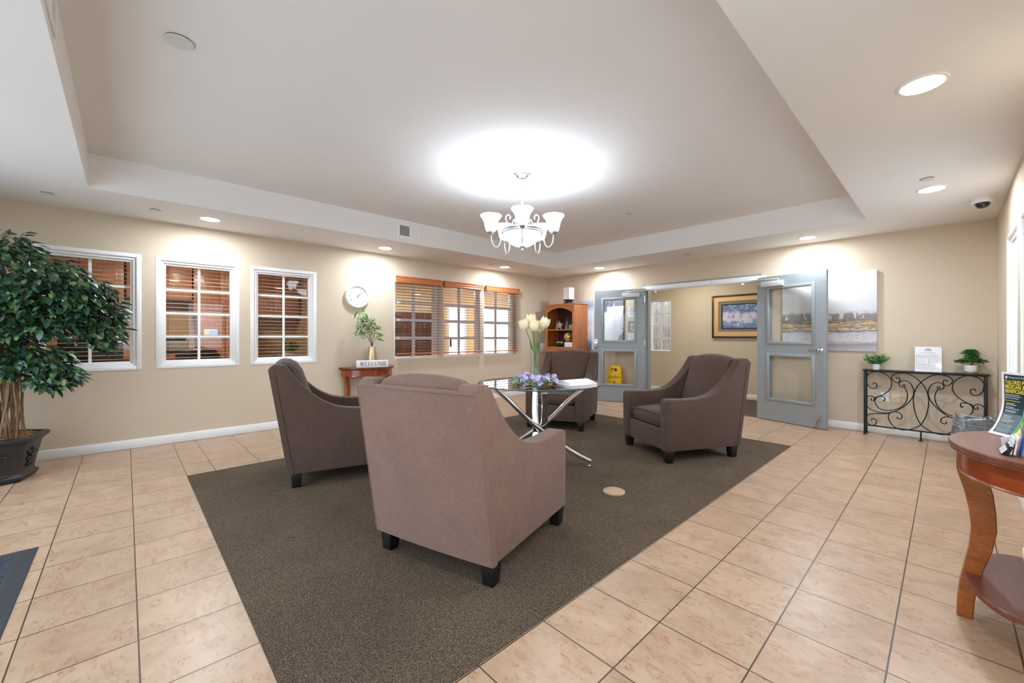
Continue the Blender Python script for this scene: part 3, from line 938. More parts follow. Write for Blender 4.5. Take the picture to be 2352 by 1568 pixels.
for i, (px, py, dd, tilt, l) in enumerate(heads):
    D = 3.53 + dd
    c = Vector((0, 0, 1.18)) + (Fv + Rv * ((px - 1198.3) / 942.2) - Vector((0, 0, 1)) * ((py - 773) / 942.2)) * D
    tu = thing('tulip', l, 'flower', tuple(c), 0, 'cream tulips in the vase')
    ax = (Vector((0, 0, 1)) + Rv * tilt * 1.4 + Fv * (0.1 * (i % 3 - 1))).normalized()
    b0 = -ax * 0.042
    base = Vector((vx, vy, vb + 0.02)) - c - Rv * tilt * 0.07 + Fv * (0.012 * (i - 2))
    mid = Vector((vx, vy, vb + 0.33)) - c + Rv * tilt * 0.075 + Fv * (0.008 * (i - 2))
    MB().tube(catmull([base, base * 0.5 + mid * 0.5, mid, b0], 5), 0.0036, 6).obj('stem', M['stem'], tu, smooth=True)
    q = ax.to_track_quat('Z', 'Y').to_matrix()
    bl = MB()
    for k in range(6):
        a = 2 * PI * k / 6 + i
        inner = k % 2
        ro = 0.93 if inner else 1.0
        rings = []
        for z, r, wd in ((-0.046, 0.007, 0.007), (-0.033, 0.029, 0.021), (-0.008, 0.042, 0.029), (0.018, 0.041, 0.028), (0.038, 0.037, 0.019), (0.050, 0.037, 0.005)):
            row = []
            for s_ in (-1, -0.5, 0, 0.5, 1):
                th = a + s_ * wd / max(r, 0.012) * 0.9
                rr = r * ro * (1 + 0.04 * abs(s_))
                row.append(tuple(q @ Vector((rr * math.cos(th), rr * math.sin(th), z - 0.004 * abs(s_)))))
            rings.append(row)
        bl.loft(rings, False, False)
    bl.obj('bloom', M['tulip'], tu, smooth=True, angle=3.2)
    if i in (0, 4):
        lf = MB()
        lf.leaf(mid * 0.9 + base * 0.1, (b0 - mid).normalized() + Vector((0, 0, 0.3)), Fv, 0.12, 0.02, 0.1)
        lf.obj('leaf', M['stem'], tu, smooth=True)
wr = thing('flower_wreath', 'lilac blossom wreath with green leaves around the vase foot', 'wreath', (vx, vy, TT))
rng = random.Random(3)
WRr = 0.15
pts = [(WRr * math.cos(2 * PI * k / 24), WRr * math.sin(2 * PI * k / 24), 0.010 + 0.004 * (k % 2)) for k in range(24)]
MB().tube(pts, 0.007, 6, closed=True).obj('twig_ring', M['trunk'], wr, smooth=True)
lf = MB()
for k in range(110):
    a = rng.random() * 2 * PI
    r = WRr + rng.uniform(-0.03, 0.03)
    d = Vector((math.cos(a) * rng.uniform(-0.3, 1), math.sin(a) * rng.uniform(-0.3, 1), rng.uniform(0.0, 0.9)))
    lf.leaf((r * math.cos(a), r * math.sin(a), 0.02 + rng.random() * 0.03), d, (rng.uniform(-1, 1), rng.uniform(-1, 1), 1), rng.uniform(0.04, 0.065), 0.028)
lf.obj('foliage', M['lightleaf'], wr, smooth=True)
for k in range(48):
    a = 2 * PI * k / 48 + rng.uniform(-0.1, 0.1)
    r = WRr + rng.uniform(-0.035, 0.04)
    c = Vector((r * math.cos(a), r * math.sin(a), rng.uniform(0.03, 0.085)))
    b = MB()
    for j in range(6):
        o = c + Vector((rng.uniform(-1, 1), rng.uniform(-1, 1), rng.uniform(-0.8, 1))) * 0.016
        ax = (Vector((math.cos(a) * 0.4, math.sin(a) * 0.4, 0.5)) + Vector((rng.uniform(-1, 1), rng.uniform(-1, 1), rng.uniform(-0.3, 1))) * 0.7).normalized()
        e1 = ax.orthogonal().normalized(); e2 = ax.cross(e1)
        for p in range(5):
            th = 2 * PI * p / 5
            d = (e1 * math.cos(th) + e2 * math.sin(th)) + ax * 0.5
            b.leaf(o, d, ax, 0.024, 0.013, 0.1)
    b.obj('blossom', M['lilac'], wr)

# magazines at the right of the table
rng = random.Random(5)
base = Vector((-2.215, 2.795, TT))
def magazine(i, ang, dx, dy, z, th, label, pink=False, wave=0.0):
    t = thing('magazine', label, 'magazine', (base.x + dx, base.y + dy, z), ang, 'magazines on the glass table')
    w, h = 0.215, 0.275
    n = 14
    def surf(u):
        return wave * (math.sin(PI * (u + 1) / 2) ** 1.5) * (1 - 0.6 * abs(u - 0.2))
    low = [[(-w / 2 + w * k / n, y, surf(-1 + 2 * k / n) * 0.85) for y in (-h / 2, h / 2)] for k in range(n + 1)]
    mb = MB()
    rings = []
    for k in range(n + 1):
        x = -w / 2 + w * k / n
        s_ = surf(-1 + 2 * k / n)
        rings.append([(x, -h / 2, s_ * 0.2), (x, h / 2, s_ * 0.2), (x, h / 2, th + s_), (x, -h / 2, th + s_)])
    mb.loft(rings)
    mb.obj('pages', M['paper'], t, smooth=True, angle=0.5)
    if pink:
        MB().box(w / 2 - 0.05, w / 2 + 0.001, -h / 2 - 0.001, h / 2 + 0.001, th * 0.3, th * 0.6).obj('cover', simple('pink_cover', (214, 150, 160), 0.5), t)
a0 = math.radians(-18)
magazine(0, a0, 0.0, 0.0, TT, 0.012, 'bottom magazine of the stack on the glass table')
magazine(1, a0 + 0.05, 0.004, -0.008, TT + 0.0125, 0.010, 'magazine with a pink cover edge, second in the stack', True)
magazine(2, a0 - 0.04, -0.006, 0.006, TT + 0.023, 0.010, 'third magazine of the stack, white pages out')
magazine(3, a0 + 0.12, -0.05, 0.03, TT + 0.0335, 0.006, 'open wavy magazine on top of the stack', False, 0.016)
# ------------------------------------------------------------------ half-round tables
def demilune(label, loc, rz, with_shelf=True):
    # local: flat edge on x axis, front towards +y
    t = thing('half_round_table', label, 'table', loc, rz, 'half-round cherry wood tables')
    A, B, H = 0.40, 0.362, 0.745
    def half(k, z, y0=0.0, n=28, ka=None):
        return [((ka or k) * A * math.cos(PI * i / n), y0 + max(0.0, k * B * math.sin(PI * i / n) - y0), z) for i in range(n + 1)]
    mb = MB()
    prof = [(0.955, H - 0.036), (0.975, H - 0.034), (0.985, H - 0.030), (0.978, H - 0.027), (0.99, H - 0.022), (0.985, H - 0.019), (0.998, H - 0.014), (0.992, H - 0.011), (1.0, H - 0.006), (0.992, H)]
    mb.loft([half(k, z) for k, z in prof])
    mb.obj('tabletop', M['cherrytop'], t, smooth=True, angle=0.5)
    mb = MB()
    o = [(0.90 * A * math.cos(PI * i / 28), 0.90 * B * math.sin(PI * i / 28)) for i in range(29)]
    n_ = [(0.84 * A * math.cos(PI * i / 28), 0.84 * B * math.sin(PI * i / 28) + 0.0) for i in range(28, -1, -1)]
    mb.prism(o + n_, H - 0.125, H - 0.036, lambda u, v, w: (u, v, w))
    ap = mb.obj('apron', M['cherry'], t, smooth=True, angle=0.5)
    b = MB()
    b.tube([(0.905 * A * math.cos(PI * i / 28), 0.905 * B * math.sin(PI * i / 28), H - 0.122) for i in range(29)], 0.006, 6)
    b.obj('bead', M['cherry'], ap, smooth=True)
    for th in (14, 90, 166):
        a = math.radians(th)
        c = Vector((0.93 * A * math.cos(a), 0.93 * B * math.sin(a), 0))
        d = Vector((A * math.cos(a), B * math.sin(a), 0)).normalized()
        if th != 90:
            d = Vector((math.copysign(0.90, math.cos(a)), 0.43, 0)).normalized()
        sd = Vector((-d.y, d.x, 0))
        # outer / inner edges of the sabre leg, r measured inwards from c
        prof = [(H - 0.038, 0.0, 0.075), (H - 0.12, 0.0, 0.078), (H - 0.15, 0.006, 0.088), (H - 0.21, 0.022, 0.104), (H - 0.29, 0.036, 0.112), (H - 0.36, 0.042, 0.114), (H - 0.44, 0.036, 0.102), (H - 0.52, 0.022, 0.080), (H - 0.60, 0.008, 0.060), (H - 0.68, 0.001, 0.052), (0.0, 0.0, 0.048)]
        rings = []
        for z, i0, i1 in prof:
            w = 0.021
            rings.append([tuple(c - d * i0 + sd * w + Vector((0, 0, z))), tuple(c - d * i1 + sd * w + Vector((0, 0, z))), tuple(c - d * i1 - sd * w + Vector((0, 0, z))), tuple(c - d * i0 - sd * w + Vector((0, 0, z)))])
        MB().loft(rings).obj('leg', M['cherryleg'], t, smooth=True, bevel=0.004)
    if with_shelf:
        def sh(k, z):
            return [(0.33 * k * math.cos(PI * i / 28), 0.13 + 0.185 * k * math.sin(PI * i / 28), z) for i in range(29)]
        MB().loft([sh(k, z) for k, z in ((0.965, 0.166), (0.985, 0.168), (0.978, 0.174), (0.995, 0.178), (0.985, 0.183), (1.0, 0.188), (0.985, 0.193))]).obj('shelf', M['cherrytop'], t, smooth=True, angle=0.5)
        MB().box(-0.02, 0.02, 0.255, 0.295, 0.13, 0.166).obj('shelf_block', M['cherry'], t, bevel=0.005)
    return t
demilune('half-round cherry table against the left wall, holding the WELCOME sign and gold vase', (XA + 0.015, 2.56, 0), -PI / 2)
demilune('half-round cherry table in the right foreground, holding the brochures', (XR - 0.005, 2.56, 0), PI / 2)
HT = 0.745

# welcome sign, block letters with serifs cut as flat shapes
wsx, wsy = -5.695, 2.535
ws = thing('welcome_sign', 'white block sign reading WELCOME on the half-round table', 'sign', (wsx, wsy, HT), math.radians(70))
SW, SH = 0.43, 0.098
MB().box(-SW / 2, SW / 2, 0.0, 0.03, 0, SH).obj('block', M['white'], ws, bevel=0.002)
def serif_word(word, x0, x1, z0, h, y, mat, parent, name):
    """Roman capitals from polygons; cell units: width per letter, height 1"""
    T, t, s = 0.15, 0.055, 0.035
    def rect(a, b, c, d): return [(a, c), (b, c), (b, d), (a, d)]
    def diag(xa, xb, w): return [(xa, 1), (xa + w, 1), (xb + w, 0), (xb, 0)]
    def arc(cx, cy, rx, ry, a0, a1, w0, w1, n=22):
        o, i_ = [], []
        for k in range(n + 1):
            a = math.radians(a0 + (a1 - a0) * k / n)
            w = w1 + (w0 - w1) * abs(math.cos(a)) ** 1.5
            o.append((cx + rx * math.cos(a), cy + ry * math.sin(a)))
            i_.append((cx + (rx - w) * math.cos(a), cy + (ry - w * 0.6) * math.sin(a)))
        return [[o[k], o[k + 1], i_[k + 1], i_[k]] for k in range(n)]
    def L_W():
        return 1.08, [diag(0.08, 0.30, T), diag(0.44, 0.66, T), [(0.30, 0), (0.36, 0), (0.53, 0.9), (0.47, 0.9)], [(0.68, 0), (0.74, 0), (0.98, 1), (0.92, 1)], rect(0.0, 0.30, 1 - s, 1), rect(0.38, 0.62, 1 - s, 1), rect(0.85, 1.06, 1 - s, 1)]
    def L_E():
        return 0.66, [rect(0.08, 0.08 + T, 0, 1), rect(0.0, 0.58, 1 - t, 1), rect(0.0, 0.62, 0, t), rect(0.2, 0.46, 0.49, 0.49 + t), rect(0.54, 0.58, 0.78, 1), rect(0.57, 0.62, 0, 0.25), rect(0.43, 0.46, 0.40, 0.64)]
    def L_L():
        return 0.62, [rect(0.08, 0.08 + T, 0, 1), rect(0.0, 0.32, 1 - s, 1), rect(0.0, 0.58, 0, t), rect(0.54, 0.58, 0, 0.28)]
    def L_C():
        return 0.80, arc(0.42, 0.5, 0.40, 0.52, 42, 318, T, 0.06) + [rect(0.68, 0.72, 0.66, 0.98), rect(0.69, 0.73, 0.06, 0.26)]
    def L_O():
        return 0.92, arc(0.44, 0.5, 0.43, 0.52, 0, 360, T, 0.06, 36)
    def L_M():
        return 1.02, [rect(0.10, 0.155, 0, 1), rect(0.78, 0.78 + T, 0, 1), diag(0.10, 0.44, T), [(0.44, 0), (0.50, 0), (0.84, 1), (0.78, 1)], rect(0.0, 0.25, 0, s), rect(0.0, 0.2, 1 - s, 1), rect(0.70, 1.0, 0, s), rect(0.8, 1.0, 1 - s, 1)]
    G = dict(W=L_W, E=L_E, L=L_L, C=L_C, O=L_O, M=L_M)
    tot = sum(G[c]()[0] + 0.06 for c in word)
    k = (x1 - x0) / tot
    mb = MB()
    x = x0
    for c in word:
        w, polys = G[c]()
        for j, p in enumerate(polys):
            yy = y - 0.0004 - 0.00005 * (j % 5)
            v = [mb.bm.verts.new((x + k * a, yy, z0 + h * b_)) for a, b_ in p]
            mb.face(v)
        x += k * (w + 0.06)
    return mb.obj(name, mat, parent)
serif_word('WELCOME', -0.17, 0.20, 0.022, 0.058, 0.0, simple('plum_lettering', (96, 74, 88), 0.6), ws, 'lettering')

# gold vase with greenery
gv = thing('gold_vase', 'tapered pale gold vase behind the WELCOME sign', 'vase', (-5.83, 2.585, HT))
MB().lathe([(0.001, 0.0), (0.085, 0.0), (0.086, 0.003), (0.047, 0.29), (0.044, 0.29), (0.078, 0.01), (0.001, 0.01)], n=40).obj('vase_body', M['brass'], gv, smooth=True, angle=0.5)
fa = thing('flower_arrangement', 'white blossom and green leaf sprays standing in the gold vase', 'flowers', (-5.83, 2.585, HT + 0.012))
rng = random.Random(11)
mb, lf, bl = MB(), MB(), MB()
tips = [(0.0, -0.20, 0.55), (0.03, -0.10, 0.60), (0.02, -0.12, 0.47), (0.04, -0.02, 0.50), (0.0, -0.06, 0.43), (0.05, 0.03, 0.44), (0.0, 0.07, 0.42), (0.03, -0.15, 0.37), (0.02, 0.10, 0.33)]
for i, tp in enumerate(tips):
    tip = Vector((tp[0], tp[1] * 1.15, tp[2] * 1.32))
    p = catmull([(0.0, 0, 0.0), (0.004 * (i % 3), 0.003 * (i % 2), 0.27), tip * 0.6 + Vector((0, 0, 0.15)), tip], 5)
    mb.tube(p, 0.0025, 5)
    for k in range(12):
        q = p[-1 - k % 7] + Vector((rng.uniform(-1, 1), rng.uniform(-1, 1), rng.uniform(-1, 1))) * 0.02
        d = Vector((rng.uniform(-0.4, 1), rng.uniform(-1, 1), rng.uniform(-0.4, 0.9)))
        lf.leaf(q, d, (0.3, 0, 1), rng.uniform(0.05, 0.08), 0.026, 0.2)
for (y, z, L) in ((-0.20, 0.56, 0.10), (-0.11, 0.60, 0.085), (0.10, 0.30, 0.10), (-0.19, 0.42, 0.09), (0.09, 0.36, 0.09)):
    d = Vector((0.2, -1 if y < -0.12 else 1, -0.25))
    lf.leaf((0.02, (y + 0.05 * (1 if y < -0.12 else -1)) * 1.15, z * 1.32), d, (0.8, 0, 0.6), L * 1.25, 0.055, 0.1)
clusters = [(-0.14, 0.50), (-0.08, 0.52), (-0.10, 0.44), (-0.17, 0.44), (-0.19, 0.36), (-0.15, 0.38), (-0.02, 0.46), (-0.05, 0.40), (0.08, 0.43), (-0.12, 0.33), (-0.02, 0.50)]
for y, z in [(1.15 * a, 1.32 * b) for a, b in clusters]:
    for k in range(30):
        c = Vector((rng.uniform(-0.03, 0.05), y + rng.gauss(0, 0.026), z + rng.gauss(0, 0.026)))
        bl.sphere(c, rng.uniform(0.005, 0.009), 5, 4)
    for k in range(22):
        d = Vector((rng.uniform(0, 1), rng.uniform(-1, 1), rng.uniform(-0.6, 1)))
        lf.leaf((rng.uniform(-0.01, 0.03), y + rng.gauss(0, 0.02), z + rng.gauss(0, 0.02)), d, (0.5, 0, 1), 0.05, 0.016)
mb.obj('stems', M['trunk'], fa, smooth=True); lf.obj('leaves', M['lightleaf'], fa, smooth=True); bl.obj('white_blossoms', M['whiteflower'], fa, smooth=True)

# wall clock; built facing +x, 12 at the top
ck = thing('wall_clock', 'round white wall clock with black numerals above the half-round table', 'clock', (XA, 2.425, 1.765))
def ring_x(mb, prof, n=48):
    mb.loft([[(d, r * math.cos(2 * PI * i / n), r * math.sin(2 * PI * i / n)) for i in range(n)] for r, d in prof], True)
    return mb
ring_x(MB(), [(0.165, 0.001), (0.172, 0.006), (0.172, 0.034), (0.166, 0.045), (0.152, 0.049), (0.145, 0.046), (0.142, 0.038), (0.142, 0.030)]).obj('case', M['white'], ck, smooth=True, angle=0.8)
ring_x(MB(), [(0.142, 0.030), (0.001, 0.0305)]).obj('face', simple('clock_face', (246, 246, 244), 0.5, var=0.01), ck)
mb = MB()
for h in range(1, 13):
    a = PI / 2 - 2 * PI * h / 12
    b = text_bm(str(h), 0.032, 0.0003)
    cy, cz_ = 0.112 * math.cos(a), 0.112 * math.sin(a)
    add_bm(mb, b, lambda co, cy=cy, cz_=cz_: (0.0315 + co.z, cy + co.x, cz_ + co.y))
mb.obj('numerals', M['inkdark'], ck)
mb = MB()
for h in range(60):
    a = 2 * PI * h / 60
    r0, r1 = 0.134, (0.139)
    c_, s_ = math.cos(a), math.sin(a)
    w = 0.0012
    v = [mb.bm.verts.new(p) for p in ((0.0315, r0 * c_ - w * s_, r0 * s_ + w * c_), (0.0315, r1 * c_ - w * s_, r1 * s_ + w * c_), (0.0315, r1 * c_ + w * s_, r1 * s_ - w * c_), (0.0315, r0 * c_ + w * s_, r0 * s_ - w * c_))]
    mb.face(v)
mb.obj('minute_track', M['inkdark'], ck)
def hand(name, ang, L, w, d):
    a = PI / 2 - ang
    c_, s_ = math.cos(a), math.sin(a)
    P = lambda r, o: (r * c_ - o * s_, r * s_ + o * c_)
    MB().prism([P(-0.02, w), P(L, w * 0.4), P(L, -w * 0.4), P(-0.02, -w)], d, d + 0.001, lambda u, v, x: (x, u, v)).obj(name, M['inkdark'], ck)
hand('hour_hand', math.radians(34), 0.092, 0.0042, 0.034)
hand('minute_hand', math.radians(52), 0.13, 0.003, 0.036)

# ------------------------------------------------------------------ wood blinds
def blind(y0, y1, x_front, depth, z0, z1, slat, head, label, group, sgn=1, val=0.10, gap=0.046, cords=3, tilt=0.0, name='wood_blind'):
    t = thing(name, label, 'blind', (0, 0, 0), 0, group)
    xs = sorted((x_front, x_front - sgn * depth))
    mb = MB()
    if val:
        px = x_front + sgn * 0.006
        prof = [(xs[0], z1), (px, z1), (px + sgn * 0.006, z1 - 0.012), (px, z1 - 0.03), (px + sgn * 0.003, z1 - val * 0.5), (px, z1 - val * 0.72), (px + sgn * 0.004, z1 - val * 0.85), (px, z1 - val), (px - sgn * 0.012, z1 - val), (px - sgn * 0.012, z1 - 0.012), (xs[0], z1 - 0.012)]
        mb.prism(prof, y0 - 0.008, y1 + 0.008, lambda u, v, w: (u, w, v))
        mb.box(xs[0], xs[1], y0 - 0.008, y0 + 0.002, z1 - val, z1).box(xs[0], xs[1], y1 - 0.002, y1 + 0.008, z1 - val, z1)
        mb.obj('valance', head, t)
        MB().box(xs[0] + 0.004, xs[1] - 0.004, y0 + 0.01, y1 - 0.01, z1 - 0.06, z1 - 0.014).obj('head_rail', head, t)
    zt = z1 - max(val, 0.02) - 0.01
    n = int((zt - z0 - 0.03) / gap)
    mb = MB()
    for i in range(n + 1):
        z = zt - i * gap
        h = 0.0027
        dz = tilt * depth / 2
        a, b = (xs[0], xs[1])
        v = [(a, y0, z - h - dz), (b, y0, z - h + dz), (b, y0, z + h + dz), (a, y0, z + h - dz)]
        mb.loft([[(q[0], y0, q[2]) for q in v], [(q[0], y1, q[2]) for q in v]])
    mb.obj('slats', slat, t)
    MB().box(xs[0], xs[1], y0, y1, z0, z0 + 0.018).obj('bottom_rail', head, t, bevel=0.003)
    mb = MB()
    for k in range(cords):
        y = y0 + (y1 - y0) * (0.14 + 0.72 * k / max(1, cords - 1))
        for x in (xs[0] - 0.001, xs[1] + 0.001):
            mb.tube([(x, y, z0 + 0.01), (x, y, zt + 0.02)], 0.0011, 4)
    mb.obj('ladder_cords', head, t)
    return t
for i, (a, b) in enumerate(((3.035, 3.825), (3.905, 4.715), (4.81, 5.64))):
    bl_ = blind(a, b, XA + 0.066, 0.050, 0.90, 2.128, M['slat'], M['blindwood'], ('nearest wood blind, hanging over the mailbox window', 'middle one of three wood blinds on the left wall', 'wood blind over the bright window nearest the corner')[i], 'wood blinds on the left wall')
    if i != 1:
        MB().tube([(XA + 0.072, b - 0.09, 2.03), (XA + 0.074, b - 0.09, 1.5)], 0.003, 6).obj('tilt_wand', M['blindwood'], bl_)
for i, (a, b) in enumerate(WA):
    blind(a + 0.01, b - 0.01, XA - 0.150, 0.045, WZ0 + 0.05, WZ1 + 0.06, M['litslat'], M['slat'], ('office blind behind the left window, half hidden by the ficus', 'office blind behind the second window, in front of the black chair', 'office blind behind the third window, next to the clock')[i], 'blinds inside the office windows', 1, 0.06, 0.0445, 3, 0.0)

# ------------------------------------------------------------------ bookcase in the corner
BX0, BX1, BY0, BY1, BZ = -5.715, -4.95, 6.19, 6.59, 1.83
bk = thing('bookcase', 'tall oak bookcase with an arched top rail in the far corner', 'bookcase', (BX0, BY0, 0))
w, d = BX1 - BX0, BY1 - BY0
for x in (0.0, w - 0.02):
    MB().box(x, x + 0.02, 0.012, d, 0, BZ - 0.02).obj('side_panel', M['oak'], bk)
MB().box(0.02, w - 0.02, d - 0.01, d, 0, BZ - 0.02).obj('back_panel', M['oakshade'], bk)
MB().box(-0.012, w + 0.012, -0.012, d, BZ - 0.02, BZ).obj('top_board', M['oak'], bk, bevel=0.006)
# stiles and the scalloped top rail with dentils
mb = MB().box(0, 0.06, -0.006, 0.012, 0, BZ - 0.02).box(w - 0.06, w, -0.006, 0.012, 0, BZ - 0.02)
mb.obj('face_frame', M['oak'], bk, bevel=0.003)
poly = [(0.0, BZ - 0.02), (0.0, 1.66)]
poly += [(0.06, 1.655), (0.075, 1.665), (0.09, 1.69), (0.115, 1.68), (0.14, 1.69), (0.15, 1.705)]
for k in range(11):
    u = k / 10
    poly.append((0.16 + (w - 0.32) * u, 1.705 + 0.045 * math.sin(PI * u)))
poly += [(w - 0.15, 1.705), (w - 0.14, 1.69), (w - 0.115, 1.68), (w - 0.09, 1.69), (w - 0.075, 1.665), (w - 0.06, 1.655), (w, 1.66), (w, BZ - 0.02)]
rail = MB().prism(poly, -0.018, -0.004, lambda u, v, q: (u, q, v)).obj('top_rail', M['oak'], bk)
mb = MB()
for k in range(30):
    x = 0.02 + (w - 0.04) * k / 30
    mb.box(x, x + (w - 0.04) / 30 * 0.55, -0.026, -0.017, 1.775, 1.80)
mb.obj('dentils', M['oak'], rail)
for z in (0.98, 1.325):
    MB().box(0.02, w - 0.02, 0.006, d - 0.01, z - 0.022, z).obj('shelf', M['oak'], bk)
MB().box(0.06, w - 0.06, -0.004, 0.012, 0.93, 0.96).obj('apron_rail', M['oak'], bk)
def bdoor(x0, x1, z0, z1, knob):
    mb = MB().box(x0, x1, -0.018, 0.0, z0, z1)
    dr = mb.obj('drawer' if knob == 'd' else 'door', M['oak'], bk, bevel=0.004)
    MB().box(x0 + 0.035, x1 - 0.035, -0.024, -0.017, z0 + 0.035, z1 - 0.035).obj('raised_panel', M['oak'], dr, bevel=0.006)
    cx_ = (x0 + x1) / 2 if knob == 'd' else (x1 - 0.03 if knob == 'r' else x0 + 0.03)
    zz = z1 - 0.045
    kb = MB()
    kb.tube([(cx_ - 0.03, -0.024, zz + 0.005), (cx_ - 0.02, -0.045, zz - 0.01), (cx_ + 0.02, -0.045, zz - 0.01), (cx_ + 0.03, -0.024, zz + 0.005)], 0.005, 6)
    kb.lathe([(0.012, -0.004), (0.012, 0.004)], (cx_, -0.026, zz + 0.012), 10)
    kb.obj('pull', M['brass'], dr, smooth=True)
bdoor(0.065, w - 0.065, 0.70, 0.925, 'd')
bdoor(0.065, w / 2 - 0.004, 0.08, 0.67, 'r')
bdoor(w / 2 + 0.004, w - 0.065, 0.08, 0.67, 'l')

def on_shelf(x, y, z): return (BX0 + x, BY0 + y, z)
# ornaments on the upper shelf
def star(loc, R, label):
    t = thing('star_ornament', label, 'ornament', loc)
    P = [(R * (1 if k % 2 == 0 else 0.46) * math.sin(PI * k / 5), R * 0.82 + R * (1 if k % 2 == 0 else 0.46) * math.cos(PI * k / 5)) for k in range(10)]
    MB().prism(P, -0.012, 0.012, lambda u, v, q: (u, q, v)).obj('star', simple('weathered_silver', (156, 142, 132), 0.6, 0.2, var=0.2), t, bevel=0.004)
star(on_shelf(0.30, 0.10, 1.325), 0.10, 'silver grey star ornament standing on the upper bookcase shelf')
def conetree(loc, h, label):
    t = thing('tree_ornament', label, 'ornament', loc, 0, 'tree ornaments on the bookcase')
    MB().lathe([(0.055, 0.0), (0.058, 0.008), (0.05, 0.03), (0.001, h)], n=14).obj('cone', simple('grey_tree_wire', (118, 104, 100), 0.6, 0.3, var=0.4, nscale=60), t, smooth=True)
    r = MB()
    for k in range(5):
        z = 0.02 + h * 0.16 * k
        rr = 0.06 * (1 - z / h) + 0.004
        r.tube([(rr * math.cos(2 * PI * i / 14), rr * math.sin(2 * PI * i / 14), z) for i in range(14)], 0.003, 5, closed=True)
    r.obj('bands', M['nickel'], t, smooth=True)
conetree(on_shelf(0.47, 0.13, 1.325), 0.22, 'grey cone tree ornament right of the silver star')
conetree(on_shelf(0.15, 0.20, 1.325), 0.20, 'dim cone tree ornament left of the silver star')
t = thing('photo_frame', 'dark glass photo frame at the right end of the upper bookcase shelf', 'frame', on_shelf(0.58, 0.26, 1.325))
mb = MB().box(-0.065, -0.053, -0.01, 0.01, 0, 0.26).box(0.053, 0.065, -0.01, 0.01, 0, 0.26).box(-0.053, 0.053, -0.01, 0.01, 0, 0.012).box(-0.053, 0.053, -0.01, 0.01, 0.248, 0.26)
mb.obj('border', M['black'], t)
MB().box(-0.053, 0.053, -0.004, 0.004, 0.012, 0.248).obj('picture', simple('dark_green_print', (46, 60, 58), 0.2, var=0.4, nscale=18), t)
t = thing('glass_block', 'small grey glass block at the front right of the upper bookcase shelf', 'ornament', on_shelf(0.595, 0.11, 1.325))
MB().box(-0.045, 0.045, -0.03, 0.03, 0.012, 0.09).obj('block', simple('smoky_glass', (128, 134, 130), 0.15, var=0.3), t, bevel=0.006)
MB().box(-0.05, 0.05, -0.035, 0.035, 0, 0.012).obj('plinth', M['nickel'], t)
# ball on the lettered box
t = thing('lettered_box', 'small white box with grey script under the gold globe', 'box', on_shelf(0.565, 0.10, 0.98))
MB().box(-0.10, 0.10, -0.05, 0.05, 0, 0.09).obj('box_body', M['white'], t, bevel=0.003)
mb = MB()
for x0_, n_ in ((-0.075, 4), (-0.01, 3), (0.035, 4)):
    mb.tube(catmull([(x0_ + 0.011 * q, -0.051, 0.045 + (0.02 if q % 2 else -0.012)) for q in range(n_)], 4), 0.0022, 4)
mb.obj('script_strokes', simple('pale_grey_script', (160, 160, 172), 0.6), t)
t = thing('mercury_globe', 'gold crackle globe standing on the white lettered box', 'globe', on_shelf(0.535, 0.10, 1.07))
def crackle():
    k = NT('gold_crackle_glass')
    v = k.coord()
    vo = k.n('ShaderNodeTexVoronoi', feature='DISTANCE_TO_EDGE'); k.l(v, vo.inputs['Vector']); vo.inputs['Scale'].default_value = 34
    k.col(k.ramp(vo.outputs['Distance'], [(0.02, lin((96, 66, 32))), (0.14, lin((232, 196, 130)))]))
    k.b.inputs['Metallic'].default_value = 0.75; k.b.inputs['Roughness'].default_value = 0.28
    return k.m
MB().sphere((0, 0, 0.105), 0.10, 28, 18).obj('globe', crackle(), t, smooth=True, angle=3.2)
MB().lathe([(0.04, 0), (0.042, 0.004), (0.03, 0.012)], n=20).obj('foot', M['gold'], t, smooth=True)
t = thing('succulent_dish', 'low dish of dark succulents topped with white flowers on the lower bookcase shelf', 'plant', on_shelf(0.30, 0.10, 0.98))
MB().lathe([(0.05, 0), (0.085, 0.02), (0.09, 0.035), (0.08, 0.035)], n=24, cap=True).obj('dish', M['black'], t, smooth=True)
rng = random.Random(21)
lf, fl = MB(), MB()
for k in range(70):
    a = rng.random() * 2 * PI; r = rng.uniform(0, 0.075)
    lf.leaf((r * math.cos(a), r * math.sin(a), 0.032), (math.cos(a), math.sin(a), rng.uniform(0.5, 1.6)), (0, 0, 1), rng.uniform(0.03, 0.055), 0.02)
for k in range(16):
    fl.sphere((rng.uniform(-0.06, 0.06), rng.uniform(-0.05, 0.03), 0.082 + rng.uniform(0, 0.012)), 0.014, 7, 5, (1, 1, 0.6))
lf.obj('succulents', M['darkleaf'], t, smooth=True); fl.obj('flowers', M['whiteflower'], t, smooth=True)
# lamp on the bookcase
t = thing('table_lamp', 'small lamp with square white shade and black tiered base on the bookcase', 'lamp', (-5.24, 6.36, BZ))
mb = MB()
for z0, z1, h in ((0.0, 0.014, 0.05), (0.014, 0.034, 0.078), (0.034, 0.064, 0.05), (0.064, 0.086, 0.078)):
    mb.box(-h, h, -h, h, z0, z1)
mb.obj('lamp_base', M['black'], t, bevel=0.006)
MB().lathe([(0.006, 0.08), (0.006, 0.14)], n=10).obj('stem', M['black'], t)
mb = MB()
rings = []
for h, z in ((0.074, 0.092), (0.076, 0.325), (0.073, 0.325), (0.071, 0.092)):
    rings.append([(-h, -h, z), (h, -h, z), (h, h, z), (-h, h, z)])
rings.append(rings[0])
mb.loft(rings, False)
mb.obj('lamp_shade', M['lampwhite'], t)

